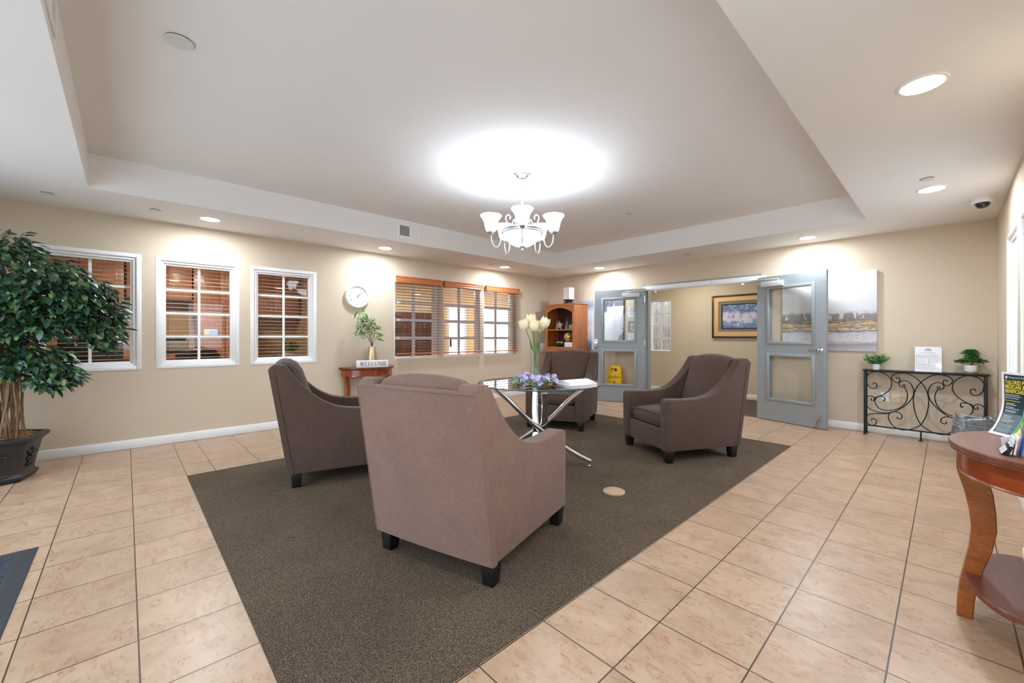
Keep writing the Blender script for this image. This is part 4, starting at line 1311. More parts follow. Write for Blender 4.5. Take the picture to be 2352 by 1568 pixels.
# ------------------------------------------------------------------ wall art
def art(name, bands, seed, streak=(3, 3, 26), wob=0.08):
    """horizontal abstract painting; object z from 0 (bottom) to 1 m"""
    k = NT(name)
    tc = k.n('ShaderNodeTexCoord')
    sp = k.n('ShaderNodeSeparateXYZ'); k.l(tc.outputs['Object'], sp.inputs[0])
    mp = k.n('ShaderNodeMapping'); mp.inputs['Scale'].default_value = streak; mp.inputs['Location'].default_value = (seed, seed, 0); k.l(tc.outputs['Object'], mp.inputs[0])
    n1 = k.noise(mp.outputs[0], 1.0, 6, 0.65)
    n2 = k.noise(k.coord('Object', (7, 7, 7)), 1.0, 6, 0.6)
    z = k.math('ADD', sp.outputs[2], k.math('MULTIPLY', k.math('SUBTRACT', n1, 0.5), 0.10))
    z = k.math('ADD', z, k.math('MULTIPLY', k.math('SUBTRACT', n2, 0.5), wob))
    c = k.ramp(z, bands)
    k.b.inputs['Roughness'].default_value = 0.6
    return k, c, sp, n1, n2
k, c, sp, n1, n2 = art('landscape_abstract', [(0.0, lin((186, 178, 176))), (0.08, lin((150, 142, 142))), (0.13, lin((206, 200, 198))), (0.22, lin((196, 190, 188))), (0.255, lin((84, 82, 84))), (0.275, lin((216, 208, 200))), (0.30, lin((120, 116, 112))), (0.34, lin((186, 176, 164))), (0.37, lin((98, 98, 100))), (0.40, lin((130, 122, 116))), (0.47, lin((138, 130, 126))), (0.51, lin((206, 202, 200))), (0.7, lin((214, 211, 210))), (0.85, lin((226, 222, 222))), (1.0, lin((218, 216, 216)))], 3.0)
nv = k.noise(k.coord('Object', (8, 8, 75)), 1.0, 4, 0.6)
zr = k.ramp(sp.outputs[2], [(0.24, (0, 0, 0, 1)), (0.28, (1, 1, 1, 1)), (0.37, (1, 1, 1, 1)), (0.40, (0, 0, 0, 1))])
gold = k.math('MULTIPLY', k.math('GREATER_THAN', nv, 0.52), zr)
dk = k.noise(k.coord('Object', (9, 9, 62)), 1.7, 4, 0.65)
c = k.mix(k.math('MULTIPLY', k.math('MULTIPLY', k.math('GREATER_THAN', dk, 0.5), zr), 0.8), c, lin((78, 80, 86)))
c = k.mix(k.math('MULTIPLY', gold, 0.85), c, lin((232, 182, 104)))
gapn = k.noise(k.coord('Object', (13, 13, 3)), 1.0, 4, 0.65)
zt_ = k.ramp(sp.outputs[2], [(0.40, (0, 0, 0, 1)), (0.42, (1, 1, 1, 1)), (0.50, (1, 1, 1, 1)), (0.52, (0, 0, 0, 1))])
c = k.mix(k.math('MULTIPLY', k.math('GREATER_THAN', gapn, 0.55), zt_), c, lin((204, 194, 188)))
spk = k.noise(k.coord('Object', (30, 30, 80)), 1.0, 5, 0.7)
zl = k.ramp(sp.outputs[2], [(0.04, (0, 0, 0, 1)), (0.10, (1, 1, 1, 1)), (0.28, (1, 1, 1, 1)), (0.33, (0, 0, 0, 1))])
c = k.mix(k.math('MULTIPLY', k.math('GREATER_THAN', spk, 0.6), k.math('MULTIPLY', zl, 0.75)), c, lin((96, 96, 100)))
k.col(c); k.bump(nv, 0.3, 0.003)
t = thing('canvas_painting', 'large grey and gold abstract canvas behind the right grey door', 'painting', (-1.594, YB - 0.036, 0.998))
MB().box(0, 1.001, 0.0, 0.034, 0, 1.0).obj('canvas', k.m, t)
k, c, sp, n1, n2 = art('blue_grey_abstract', [(0.0, lin((92, 104, 128))), (0.12, lin((120, 134, 156))), (0.2, lin((212, 214, 220))), (0.42, lin((222, 222, 224))), (0.5, lin((206, 214, 226))), (0.62, lin((220, 226, 234))), (0.75, lin((214, 222, 232))), (0.86, lin((150, 150, 160))), (1.0, lin((176, 180, 188)))], 9.0, (4, 4, 3))
v2 = k.noise(k.coord('Object', (3.2, 3.2, 2.0)), 1.0, 4, 0.55, 0.6)
c = k.mix(k.ramp(v2, [(0.56, (0, 0, 0, 1)), (0.60, (0.8, 0.8, 0.8, 1))]), c, lin((74, 74, 92)))
v3 = k.noise(k.coord('Object', (5, 5, 1.6)), 1.0, 5, 0.6, 0.8)
c = k.mix(k.ramp(v3, [(0.55, (0, 0, 0, 1)), (0.62, (0.9, 0.9, 0.9, 1))]), c, lin((244, 244, 244)))
xr = k.math('MULTIPLY', k.math('GREATER_THAN', sp.outputs[0], 0.40), k.math('GREATER_THAN', k.math('ADD', sp.outputs[2], k.math('MULTIPLY', v2, 0.5)), 0.95))
c = k.mix(k.math('MULTIPLY', xr, 0.85), c, lin((92, 92, 108)))
wt = k.math('MULTIPLY', k.math('GREATER_THAN', v3, 0.52), k.math('LESS_THAN', sp.outputs[2], 0.82))
c = k.mix(k.math('MULTIPLY', wt, k.math('GREATER_THAN', sp.outputs[0], 0.40)), c, lin((236, 238, 240)))
spire = k.math('MULTIPLY', k.math('LESS_THAN', k.math('ABSOLUTE', k.math('SUBTRACT', sp.outputs[0], 0.80)), k.math('MULTIPLY', k.math('SUBTRACT', 0.93, sp.outputs[2]), 0.12)), k.math('LESS_THAN', sp.outputs[2], 0.93))
c = k.mix(spire, c, lin((226, 230, 230)))
k.col(c)
t = thing('canvas_painting', 'large blue grey abstract canvas behind the left grey door, beside the bookcase', 'painting', (-5.144, YB - 0.036, 0.93))
MB().box(0, 1.002, 0.0, 0.034, 0, 0.97).obj('canvas', k.m, t)

def notice(name, x0, x1, z0, z1, label, cat='notice', lines=8, frame=None, mat='paper', pic=None):
    t = thing(name, label, cat, (x0, YB, z0))
    wd, h = x1 - x0, z1 - z0
    MB().box(0, wd, -0.004, -0.0005, 0, h).obj('sheet', M[mat] if isinstance(mat, str) else mat, t)
    if lines:
        mb = MB()
        for i in range(lines):
            z = h * (0.9 - 0.8 * i / lines)
            mb.box(wd * 0.1, wd * (0.9 if i % 3 else 0.65), -0.0046, -0.004, z - 0.003, z + 0.003)
        mb.obj('printing', M['ink'], t)
    if frame:
        f = 0.022
        mb = MB().box(-f, 0, -0.016, -0.0005, -f, h + f).box(wd, wd + f, -0.016, -0.0005, -f, h + f).box(0, wd, -0.016, -0.0005, -f, 0).box(0, wd, -0.016, -0.0005, h, h + f)
        mb.obj('frame', frame, t)
    return t
notice('wall_notice', -4.06, -3.80, 1.535, 1.72, 'grey printed notice on the wall behind the left door glass, above the red frame')
gp = leafmat('garden_print', (70, 130, 60), (150, 190, 110), (220, 226, 200), 22)
notice('framed_notice', -4.035, -3.80, 1.285, 1.44, 'red framed green picture on the wall behind the left door glass', 'picture', 0, M['redink'], gp)
notice('wall_notice', -4.06, -3.80, 1.04, 1.255, 'pale printed notice on the wall below the red framed picture', 'notice', 6)

# ------------------------------------------------------------------ double doors
def doorleaf(name, hinge, free, label):
    h = Vector(hinge); f = Vector(free)
    ang = math.atan2(f.y - h.y, f.x - h.x)
    t = thing(name, None, None, (h.x, h.y, 0.008), ang)
    struct(t); t['label'] = label
    L, Hh, T = 0.905, 2.02, 0.044
    sgn = 1 if (math.cos(ang) < 0) else -1       # side of the leaf that faces the room: local y sign
    y0, y1 = -T / 2, T / 2
    O = [(0.175, 0.742, 0.31, 0.905), (0.175, 0.742, 1.10, 1.845)]
    mb = MB()
    mb.box(0, O[0][0], y0, y1, 0, Hh).box(O[0][1], L, y0, y1, 0, Hh)
    mb.box(O[0][0], O[0][1], y0, y1, 0, O[0][2]).box(O[0][0], O[0][1], y0, y1, O[0][3], O[1][2]).box(O[0][0], O[0][1], y0, y1, O[1][3], Hh)
    mb.obj('leaf', M['greendoor'], t)
    for a, b, c, d in O:
        g = MB()
        for s in (-1, 1):
            ya, yb = sorted((s * (T / 2), s * (T / 2 + 0.011)))
            w_ = 0.034
            g.box(a - w_, a + 0.008, ya, yb, c - w_, d + w_).box(b - 0.008, b + w_, ya, yb, c - w_, d + w_).box(a + 0.008, b - 0.008, ya, yb, c - w_, c + 0.008).box(a + 0.008, b - 0.008, ya, yb, d - 0.008, d + w_)
        g.obj('glazing_bead', M['greendoor'], t, bevel=0.004)
        MB().box(a, b, -0.003, 0.003, c, d).obj('glass_pane', M['doorglass'], t)
    yr = sgn * (T / 2)
    bxs = lambda mb, a, b, d0, d1, c, d: mb.box(a, b, *sorted((yr + sgn * d0, yr + sgn * d1)), c, d)
    mb = MB(); bxs(mb, 0.085, 0.385, 0.001, 0.05, 1.875, 1.95)
    cl = mb.obj('closer', M['silverpaint'], t, bevel=0.004)
    mb = MB()
    yy = yr + sgn * 0.03
    mb.tube([(0.33, yy, 1.955), (0.33, yy, 1.975), (0.08, yy + sgn * 0.015, 1.985), (-0.05, yy - sgn * 0.0, 1.99)], 0.009, 8)
    mb.tube([(-0.05, yy, 1.99), (-0.14, yy - sgn * 0.05, 1.995)], 0.008, 8)
    mb.obj('closer_arm', M['silverpaint'], cl, smooth=True)
    return t, yr, sgn, L, Hh
td, yr, sgn, L, Hh = doorleaf('door_1', (-3.705, 6.605), (-4.558, 6.285), 'left grey half-glazed door leaf, open against the wall by the bookcase')
MB().box(L, L + 0.012, -0.03, 0.03, 0.0, Hh).obj('astragal', M['silverpaint'], td, bevel=0.003)
mb = MB().box(L - 0.06, L - 0.005, *sorted((yr, yr + sgn * 0.012)), 1.0, 1.12)
mb.tube([(L - 0.03, yr + sgn * 0.012, 0.99), (L - 0.03, yr + sgn * 0.04, 0.97), (L + 0.01, yr + sgn * 0.045, 0.965)], 0.011, 8)
mb.sphere((L - 0.03, yr + sgn * 0.02, 0.985), 0.022, 12, 8)
mb.sphere((L - 0.03, yr + sgn * 0.02, 1.10), 0.018, 12, 8)
mb.obj('latch_handle', M['chrome'], td, smooth=True)
mb = MB().box(L - 0.06, L - 0.025, *sorted((yr, yr + sgn * 0.01)), 0.10, 0.16)
mb.tube([(L - 0.042, yr + sgn * 0.02, 0.14), (L - 0.05, yr + sgn * 0.03, 0.08), (L - 0.05, yr + sgn * 0.035, 0.008)], 0.009, 8)
mb.obj('kick_stop', M['chrome'], td, smooth=True)
mb = MB()
for z in (0.25, 1.0, 1.78):
    mb.lathe([(0.009, 0), (0.009, 0.11)], (0.0, yr + sgn * 0.008, z), 10)
mb.obj('hinges', M['nickel'], td, smooth=True)
td, yr, sgn, L, Hh = doorleaf('door_2', (-1.912, 6.632), (-1.028, 6.362), 'right grey half-glazed door leaf with a chrome lever, open beside the canvas')
mb = MB()
def lathe_y(mb, prof, x, z, n=20):
    mb.loft([[(x + r * math.cos(2 * PI * i / n), yr + sgn * d, z + r * math.sin(2 * PI * i / n)) for i in range(n)] for r, d in prof])
lathe_y(mb, [(0.040, 0.0005), (0.040, 0.006), (0.034, 0.012), (0.018, 0.018), (0.013, 0.03), (0.013, 0.055)], L - 0.075, 1.0)
mb.tube([(L - 0.075, yr + sgn * 0.052, 1.0), (L - 0.10, yr + sgn * 0.056, 1.0), (L - 0.185, yr + sgn * 0.05, 0.992)], [0.011, 0.011, 0.009], 10)
mb.obj('lever_handle', M['chrome'], td, smooth=True)
mb = MB().box(L - 0.105, L - 0.055, *sorted((yr, yr + sgn * 0.01)), 0.11, 0.18)
mb.tube([(L - 0.075, yr + sgn * 0.02, 0.15), (L - 0.085, yr + sgn * 0.035, 0.10), (L - 0.095, yr + sgn * 0.05, 0.012)], 0.012, 10)
mb.obj('kick_stop', M['chrome'], td, smooth=True)
MB().box(L - 0.0005, L + 0.001, -0.011, 0.011, 0.92, 1.12).obj('latch_plate', M['nickel'], td)
# frame of the doorway and the white coordinator bar
tr = thing('trim_1', None, None); struct(tr)
mb = MB()
mb.box(DX0 - 0.05, DX0 - 0.004, YB - 0.012, YB + 0.15, 0, DZ + 0.05).box(DX1 + 0.004, DX1 + 0.05, YB - 0.012, YB + 0.15, 0, DZ + 0.05).box(DX0 - 0.004, DX1 + 0.004, YB - 0.012, YB + 0.15, DZ, DZ + 0.05)
mb.box(DX0 - 0.004, DX0 + 0.014, YB + 0.05, YB + 0.15, 0, DZ).box(DX1 - 0.014, DX1 + 0.004, YB + 0.05, YB + 0.15, 0, DZ)
mb.obj('door_frame', M['greendoor'], tr, bevel=0.003)
t = thing('door_coordinator', 'long white metal coordinator bar across the head of the double doorway', 'door hardware', (0, 0, 0))
mb = MB().box(-3.735, -1.80, YB - 0.032, YB - 0.0125, 2.0, 2.066)
mb.box(-3.70, -1.92, YB - 0.02, YB + 0.03, 1.985, 2.0)
mb.obj('bar', M['white'], t, bevel=0.002)
mb = MB()
for x in (-3.715, -3.705, -2.56, -1.83, -1.82):
    for z in (2.02, 2.045):
        mb.sphere((x, YB - 0.032, z), 0.005, 8, 5)
mb.obj('screws', M['darkgrey'], t)
mb = MB()
for x in (-3.52, -2.12):
    mb.box(x - 0.02, x + 0.02, YB + 0.0, YB + 0.02, 1.955, 1.985).box(x - 0.006, x + 0.006, YB - 0.005, YB + 0.025, 1.94, 1.955)
mb.obj('roller_stops', M['nickel'], t)

# caution floor sign behind the left door
t = thing('caution_sign', 'yellow plastic CAUTION floor sign standing behind the left door glass', 'floor sign', (-4.275, 6.515, 0), math.radians(12))
def csurf(u, z): return (u, -0.02 + 0.10 * z, z)
poly = [(-0.15, 0.0), (0.15, 0.0), (0.118, 0.60), (0.105, 0.635), (0.06, 0.645), (-0.06, 0.645), (-0.105, 0.635), (-0.118, 0.60)]
fr = MB().prism(poly, -0.006, 0.006, lambda u, v, q: (u, -0.05 + 0.09 * v + q, v)).obj('panel', M['yellowplastic'], t, bevel=0.003)
MB().prism(poly, -0.006, 0.006, lambda u, v, q: (u, 0.085 - 0.10 * v * 0.55 + q, v * 0.98)).obj('rear_panel', M['yellowplastic'], t, bevel=0.003)
fs = lambda co: (co.x, -0.0565 + 0.09 * co.y - co.z, co.y)
mb = MB(); add_bm(mb, text_bm('CAUTION', 0.048, 0.0003, bold=True), lambda co: (co.x, -0.0565 + 0.09 * (co.y + 0.43) - co.z, co.y + 0.43)); mb.obj('lettering', M['redink'], t)
mb = MB()
for tri, inner in (([(-0.06, 0.25), (0.06, 0.25), (0.0, 0.365)], 1),):
    o = [Vector((a, b, 0)) for a, b in tri]; c_ = sum(o, Vector()) / 3
    i_ = [c_ + (p - c_) * 0.72 for p in o]
    for k in range(3):
        q = [o[k], o[(k + 1) % 3], i_[(k + 1) % 3], i_[k]]
        mb.face([mb.bm.verts.new((p.x, -0.0568 + 0.09 * p.y, p.y)) for p in q])
mb.obj('hazard_triangle', M['inkdark'], t)
mb = MB()
for q in ([(-0.004, 0.27), (0.012, 0.27), (0.004, 0.31), (-0.006, 0.31)], [(-0.025, 0.268), (-0.012, 0.268), (0.004, 0.305), (-0.006, 0.305)], [(-0.006, 0.305), (0.012, 0.30), (0.016, 0.322), (0.002, 0.325)]):
    mb.face([mb.bm.verts.new((a, -0.0568 + 0.09 * b, b)) for a, b in q])
mb.obj('figure_mark', M['inkdark'], t)
mb = MB()
mb.box(-0.06, -0.005, -0.012, -0.005, 0.585, 0.592)
mb.face([mb.bm.verts.new((a, -0.0568 + 0.09 * b, b)) for a, b in [(-0.055, 0.60), (-0.035, 0.60), (-0.05, 0.53), (-0.06, 0.53)]])
mb.face([mb.bm.verts.new((a, -0.0568 + 0.09 * b, b)) for a, b in [(-0.01, 0.595), (0.05, 0.595), (0.05, 0.545), (-0.01, 0.545)]])
mb.obj('grip_slot', M['redink'], t)

# ------------------------------------------------------------------ hall picture
t = thing('framed_picture', 'gold framed blue winter landscape on the hall wall beyond the doorway', 'picture', (-3.234, 8.40, 1.155))
PW, PH = 1.0, 0.83
def framebox(mb, a, dd0, dd1, x0, x1, z0, z1):
    mb.box(x0, x0 + a, -dd1, -dd0, z0, z1).box(x1 - a, x1, -dd1, -dd0, z0, z1).box(x0 + a, x1 - a, -dd1, -dd0, z0, z0 + a).box(x0 + a, x1 - a, -dd1, -dd0, z1 - a, z1)
mb = MB(); framebox(mb, 0.035, 0.0, 0.045, 0, PW, 0, PH); mb.obj('outer_frame', simple('dark_bronze_frame', (66, 52, 36), 0.4, 0.3), t, bevel=0.004)
mb = MB(); framebox(mb, 0.085, 0.0, 0.032, 0.035, PW - 0.035, 0.035, PH - 0.035); mb.obj('gold_panel', simple('gold_leaf_panel', (214, 176, 122), 0.45, 0.2, var=0.08), t)
mb = MB(); framebox(mb, 0.055, 0.0, 0.02, 0.12, PW - 0.12, 0.12, PH - 0.12); mb.obj('mat_board', simple('grey_mat_board', (130, 122, 112), 0.8), t)
mb = MB(); framebox(mb, 0.016, 0.0, 0.026, 0.175, PW - 0.175, 0.175, PH - 0.175); mb.obj('inner_fillet', M['black'], t)
k, c, sp, n1, n2 = art('winter_scene', [(0.0, lin((120, 128, 164))), (0.22, lin((124, 138, 176))), (0.30, lin((150, 170, 204))), (0.36, lin((206, 206, 226))), (0.44, lin((214, 200, 214))), (0.50, lin((160, 164, 196))), (0.56, lin((92, 112, 156))), (0.62, lin((112, 152, 184))), (0.66, lin((200, 214, 226))), (0.75, lin((226, 226, 232)))], 2.0, (6, 6, 14), 0.8)
nb = k.noise(k.coord('Object', (26, 26, 26)), 1.0, 4, 0.7)
zt_ = k.ramp(sp.outputs[2], [(0.28, (1, 1, 1, 1)), (0.34, (0.1, 0.1, 0.1, 1)), (0.44, (0.1, 0.1, 0.1, 1)), (0.50, (0.8, 0.8, 0.8, 1)), (0.58, (0.8, 0.8, 0.8, 1)), (0.62, (0, 0, 0, 1))])
c = k.mix(k.math('MULTIPLY', k.math('GREATER_THAN', nb, 0.54), k.math('MULTIPLY', zt_, 0.7)), c, lin((78, 90, 134)))
k.col(c)
MB().box(0.19, PW - 0.19, -0.012, -0.004, 0.19, PH - 0.19).obj('print', k.m, t)
# ------------------------------------------------------------------ wrought iron console on the back wall
YC = 6.455
def con(x, y):
    """sketch coordinates of the scroll panel -> point (X, Z) in the panel's own plane"""
    px, py = 1950 + x * 0.19774, 770 + y * 0.19774
    d = Fv + Rv * ((px - 1198.3) / 942.2) - Vector((0, 0, 1)) * ((py - 773) / 942.2)
    k = YC / d.y
    return (d.x * k, 1.18 + d.z * k)
cs = thing('console_table', 'black wrought iron scrollwork console table against the back wall', 'console table', (0, 0, 0))
CX0, CX1 = -0.69, 0.285
cmid = con(835, 540)[0]
CXM = (CX0 + CX1) / 2
MB().box(CX0 - 0.022, CX1 + 0.03, YC - 0.03, YB - 0.035, 0.770, 0.783).obj('tabletop', M['blackiron'], cs, bevel=0.003)
for x in (CX0, CX1):
    for y in (YC, YB - 0.06):
        lg = MB().box(x - 0.011, x + 0.011, y - 0.009, y + 0.009, 0.008, 0.770).obj('post', M['blackiron'], cs, bevel=0.002)
        MB().lathe([(0.022, 0.0), (0.02, 0.006), (0.009, 0.012)], (x, y, 0), 14).obj('foot', M['blackiron'], lg, smooth=True)
lg = MB().box(CXM - 0.008, CXM + 0.008, YC - 0.008, YC + 0.008, 0.008, 0.11).obj('post', M['blackiron'], cs, bevel=0.002)
MB().lathe([(0.022, 0.0), (0.02, 0.006), (0.009, 0.012)], (CXM, YC, 0), 14).obj('foot', M['blackiron'], lg, smooth=True)
MB().box(CX0, CX1, YC - 0.007, YC + 0.007, 0.105, 0.121).obj('bottom_rail', M['blackiron'], cs)
MB().box(CX0, CX1, YC - 0.007, YC + 0.007, 0.760, 0.770).obj('top_rail', M['blackiron'], cs)
for x in (CX0, CX1):
    MB().box(x - 0.006, x + 0.006, YC, YB - 0.06, 0.105, 0.119).obj('side_rail', M['blackiron'], cs)
CURVES = [
 [(278, 568), (290, 550), (318, 560), (325, 585), (310, 610), (280, 616), (245, 602), (215, 565), (204, 520), (206, 480), (240, 440), (300, 422), (370, 425), (440, 460), (485, 510), (498, 570), (480, 620), (440, 660), (380, 695), (310, 718), (297, 735), (284, 757), (263, 754), (258, 738), (268, 728)],
 [(300, 728), (270, 706), (235, 704), (206, 722)],
 [(395, 745), (405, 760), (419, 745), (408, 715), (360, 708), (320, 722), (302, 760), (312, 800), (350, 845), (410, 868), (480, 870), (550, 858), (605, 832), (650, 792), (673, 740), (680, 690), (667, 640), (642, 600)],
 [(622, 592), (630, 572), (652, 576), (648, 596), (625, 600), (597, 590), (582, 565), (594, 540), (640, 524), (690, 540), (730, 580), (752, 640), (745, 700), (715, 755), (660, 810), (600, 850), (540, 880), (460, 898), (380, 897), (290, 875), (235, 845), (205, 815)],
 [(500, 886), (440, 908), (360, 907), (290, 906), (240, 915), (206, 936)],
 [(548, 503), (560, 490), (586, 500), (592, 525), (575, 546), (545, 548), (512, 525), (495, 490), (508, 463), (550, 444), (620, 437), (690, 447), (760, 481), (830, 540), (880, 600), (914, 680), (926, 760), (918, 850), (893, 940), (862, 1000), (835, 1035), (790, 1065), (720, 1089), (640, 1099), (570, 1085), (510, 1045), (470, 990), (457, 940), (470, 908), (510, 889), (560, 890), (600, 910), (617, 940), (605, 966), (577, 970), (558, 957), (565, 945)],
 [(262, 990), (266, 972), (290, 966), (317, 985), (320, 1010), (300, 1036), (265, 1042), (228, 1025), (206, 1000)],
]
mbs = MB()
for cv in CURVES:
    P = [con(*p) for p in cv]
    for mir in (0, 1):
        Q = [((2 * CXM - x) if mir else x + 0.0, YC + (0.002 if mir else -0.002), z) for x, z in P]
        Q = [(max(CX0, min(CX1, x)), y, z) for x, y, z in Q]
        m1 = mbs if False else MB()
        m1.tube(catmull(Q, 4), 0.0058, 6)
        m1.obj('scroll', M['blackiron'], cs, smooth=True)

# small things on the console
CT = 0.783
def bushy(name, loc, pot_r, pot_h, label, leaf, n, rx, rz, cz, L, wid, seed, pot='whitepot', band=None):
    t = thing(name, label, 'plant', loc)
    MB().lathe([(0.001, 0), (pot_r * 0.82, 0), (pot_r, pot_h * 0.5), (pot_r * 0.97, pot_h), (pot_r * 0.85, pot_h), (pot_r * 0.8, pot_h * 0.85), (0.001, pot_h * 0.85)], n=28).obj('pot', M[pot], t, smooth=True, angle=0.7)
    if band:
        MB().lathe([(pot_r * 0.84, 0), (pot_r * 0.9, 0.001), (pot_r * 0.96, pot_h * 0.28), (pot_r * 0.9, pot_h * 0.28)], n=28, cap=False).obj('gold_band', M['brass'], t, smooth=True)
    rng = random.Random(seed)
    st, lf = MB(), MB()
    for k in range(n):
        a = rng.random() * 2 * PI
        e = rng.uniform(0.05, 1)
        tip = Vector((rx * math.cos(a) * e, min(rx * 0.9, 0.9) * math.sin(a) * e, cz + rz * rng.uniform(-0.9, 1) * math.sqrt(1 - e * e * 0.8)))
        st.tube([(0.2 * tip.x, 0.2 * tip.y, pot_h * 0.85), tuple(tip)], 0.0012, 3)
        for j in range(4):
            p = tip * (1 - 0.1 * j) + Vector((0, 0, pot_h * 0.06 * j))
            d = Vector((math.cos(a) + rng.uniform(-1, 1), math.sin(a) + rng.uniform(-1, 1), rng.uniform(-0.2, 1.1)))
            lf.leaf(p, d, (rng.uniform(-0.5, 0.5), rng.uniform(-0.5, 0.5), 1), L * rng.uniform(0.7, 1.2), wid)
    st.obj('stems', M['stem'], t); lf.obj('foliage', M[leaf], t, smooth=True)
    return t
bushy('potted_plant', (-0.595, 6.515, CT), 0.040, 0.068, 'small leafy green plant in a white pot at the left end of the console', 'midleaf', 90, 0.125, 0.065, 0.13, 0.038, 0.014, 4)
# bonsai: cloud layers of dark leaves
t = thing('bonsai', 'tiered dark green bonsai in a white pot with a gold base on the console', 'plant', (0.178, 6.515, CT))
MB().lathe([(0.001, 0.02), (0.046, 0.02), (0.051, 0.032), (0.051, 0.092), (0.046, 0.092), (0.043, 0.08), (0.001, 0.08)], n=30).obj('pot', M['whitepot'], t, smooth=True, angle=0.7)
MB().lathe([(0.001, 0), (0.046, 0), (0.048, 0.004), (0.049, 0.026), (0.046, 0.028)], n=30).obj('gold_base', M['brass'], t, smooth=True, angle=0.7)
MB().tube(catmull([(0, 0, 0.09), (0.012, 0.0, 0.12), (-0.01, 0, 0.15), (0.015, 0, 0.19), (0.02, 0, 0.22)], 4), [0.009] * 17, 7).obj('trunk', M['trunk'], t, smooth=True)
rng = random.Random(9)
lf = MB()
for cx_, cy_, z, rx, rz in ((-0.065, 0, 0.125, 0.055, 0.022), (0.065, 0, 0.13, 0.06, 0.026), (0.0, -0.02, 0.15, 0.075, 0.028), (0.01, 0, 0.185, 0.055, 0.026), (-0.005, 0, 0.215, 0.07, 0.024), (0.0, 0, 0.24, 0.045, 0.016)):
    for k in range(260):
        a = rng.random() * 2 * PI; e = math.sqrt(rng.random())
        p = (cx_ + rx * e * math.cos(a), cy_ + rx * 0.75 * e * math.sin(a), z + rz * rng.uniform(-0.7, 1.1) * (1 - 0.55 * e))
        lf.leaf(p, (math.cos(a) * e + rng.uniform(-0.5, 0.5), math.sin(a) * e + rng.uniform(-0.5, 0.5), rng.uniform(-0.1, 1)), (0, 0, 1), 0.019, 0.016)
lf.obj('foliage', M['darkleaf'], t, smooth=True)
# notice in an acrylic stand
t = thing('notice_stand', 'white printed notice with a house emblem in a clear stand on the console', 'sign', (-0.147, 6.50, CT), 0.0)
tl = lambda u, d, v: (u, 0.045 * v / 0.28 + d, v)
PW = 0.108
MB().prism([(-PW, 0.002), (PW, 0.002), (PW, 0.282), (-PW, 0.282)], 0.0, 0.0015, lambda u, v, q: tl(u, q, v)).obj('sheet', M['paper'], t)
MB().box(-PW - 0.003, PW + 0.003, -0.03, 0.075, 0, 0.003).obj('foot_plate', M['acrylic'], t)
MB().prism([(-PW - 0.003, 0.002), (PW + 0.003, 0.002), (PW + 0.003, 0.285), (-PW - 0.003, 0.285)], -0.004, -0.002, lambda u, v, q: tl(u, q, v)).obj('front_plate', M['clearplate'], t)
mb = MB()
def flat(poly, d=-0.0006):
    mb.face([mb.bm.verts.new(tl(u, d, v)) for u, v in poly])
ho = [(-0.024, 0.236), (0.022, 0.236), (0.024, 0.252), (0.0, 0.266), (-0.026, 0.252)]
hc = Vector((-0.001, 0.248, 0))
hi = [tuple((hc + (Vector((a, b, 0)) - hc) * 0.78)[:2]) for a, b in ho]
for k in range(5):
    flat([ho[k], ho[(k + 1) % 5], hi[(k + 1) % 5], hi[k]])
flat([(-0.011, 0.246), (0.010, 0.246), (0.007, 0.254), (-0.007, 0.254)])
flat([(0.085, 0.270), (0.094, 0.270), (0.094, 0.274), (0.085, 0.274)])
for i, z in enumerate((0.138, 0.122, 0.106)):
    for x in (-0.098, 0.002):
        flat([(x, z), (x + 0.009, z), (x + 0.009, z + 0.006), (x, z + 0.006)])
mb.obj('emblem', M['inkdark'], t)
mb = MB()
for i, (z, a, b) in enumerate(((0.218, -0.08, 0.05), (0.210, -0.06, 0.06), (0.188, -0.10, 0.08), (0.180, -0.10, 0.09), (0.172, -0.10, 0.085), (0.164, -0.10, 0.07), (0.154, -0.10, 0.095), (0.138, -0.08, -0.01), (0.122, -0.08, -0.015), (0.106, -0.08, -0.02), (0.138, 0.02, 0.09), (0.122, 0.02, 0.08), (0.106, 0.02, 0.085), (0.088, -0.1, 0.02), (0.08, -0.1, 0.08), (0.07, -0.1, 0.09), (0.06, -0.1, 0.085), (0.045, -0.1, 0.09), (0.035, -0.1, 0.05))):
    flat([(a, z), (b, z), (b, z + 0.0035), (a, z + 0.0035)])
mb.obj('printing', simple('pale_ink', (186, 186, 194), 0.6), t)

# wall plates behind the console
t = thing('wall_outlet', 'white duplex outlet with plug on the back wall behind the console', 'outlet', (-0.52, YB, 0.445))
MB().box(-0.038, 0.038, -0.006, -0.0005, -0.058, 0.058).obj('plate', M['white'], t, bevel=0.003)
MB().box(-0.017, 0.017, -0.02, -0.006, -0.045, -0.012).box(-0.017, 0.017, -0.009, -0.006, 0.012, 0.045).obj('sockets', M['white'], t, bevel=0.003)
MB().box(-0.008, -0.005, -0.0095, -0.009, 0.02, 0.035).box(0.005, 0.008, -0.0095, -0.009, 0.02, 0.035).obj('slots', M['inkdark'], t)
t = thing('wall_jack', 'almond cable jack plate right of the white outlet behind the console', 'outlet', (-0.426, YB, 0.440))
MB().box(-0.038, 0.038, -0.006, -0.0005, -0.058, 0.058).obj('plate', M['tape'], t, bevel=0.003)
MB().loft([[(0.006 * math.cos(2 * PI * i / 10), -0.0055 - d, 0.006 * math.sin(2 * PI * i / 10)) for i in range(10)] for d in (0, 0.008)]).obj('connector', M['gold'], t)
t = thing('wall_switch', 'white wall plate left of the bookcase, partly behind the armchair', 'switch plate', (XA, 6.40, 0.955))
MB().box(0.0005, 0.008, -0.07, 0.07, -0.09, 0.09).obj('plate', M['white'], t, bevel=0.003)

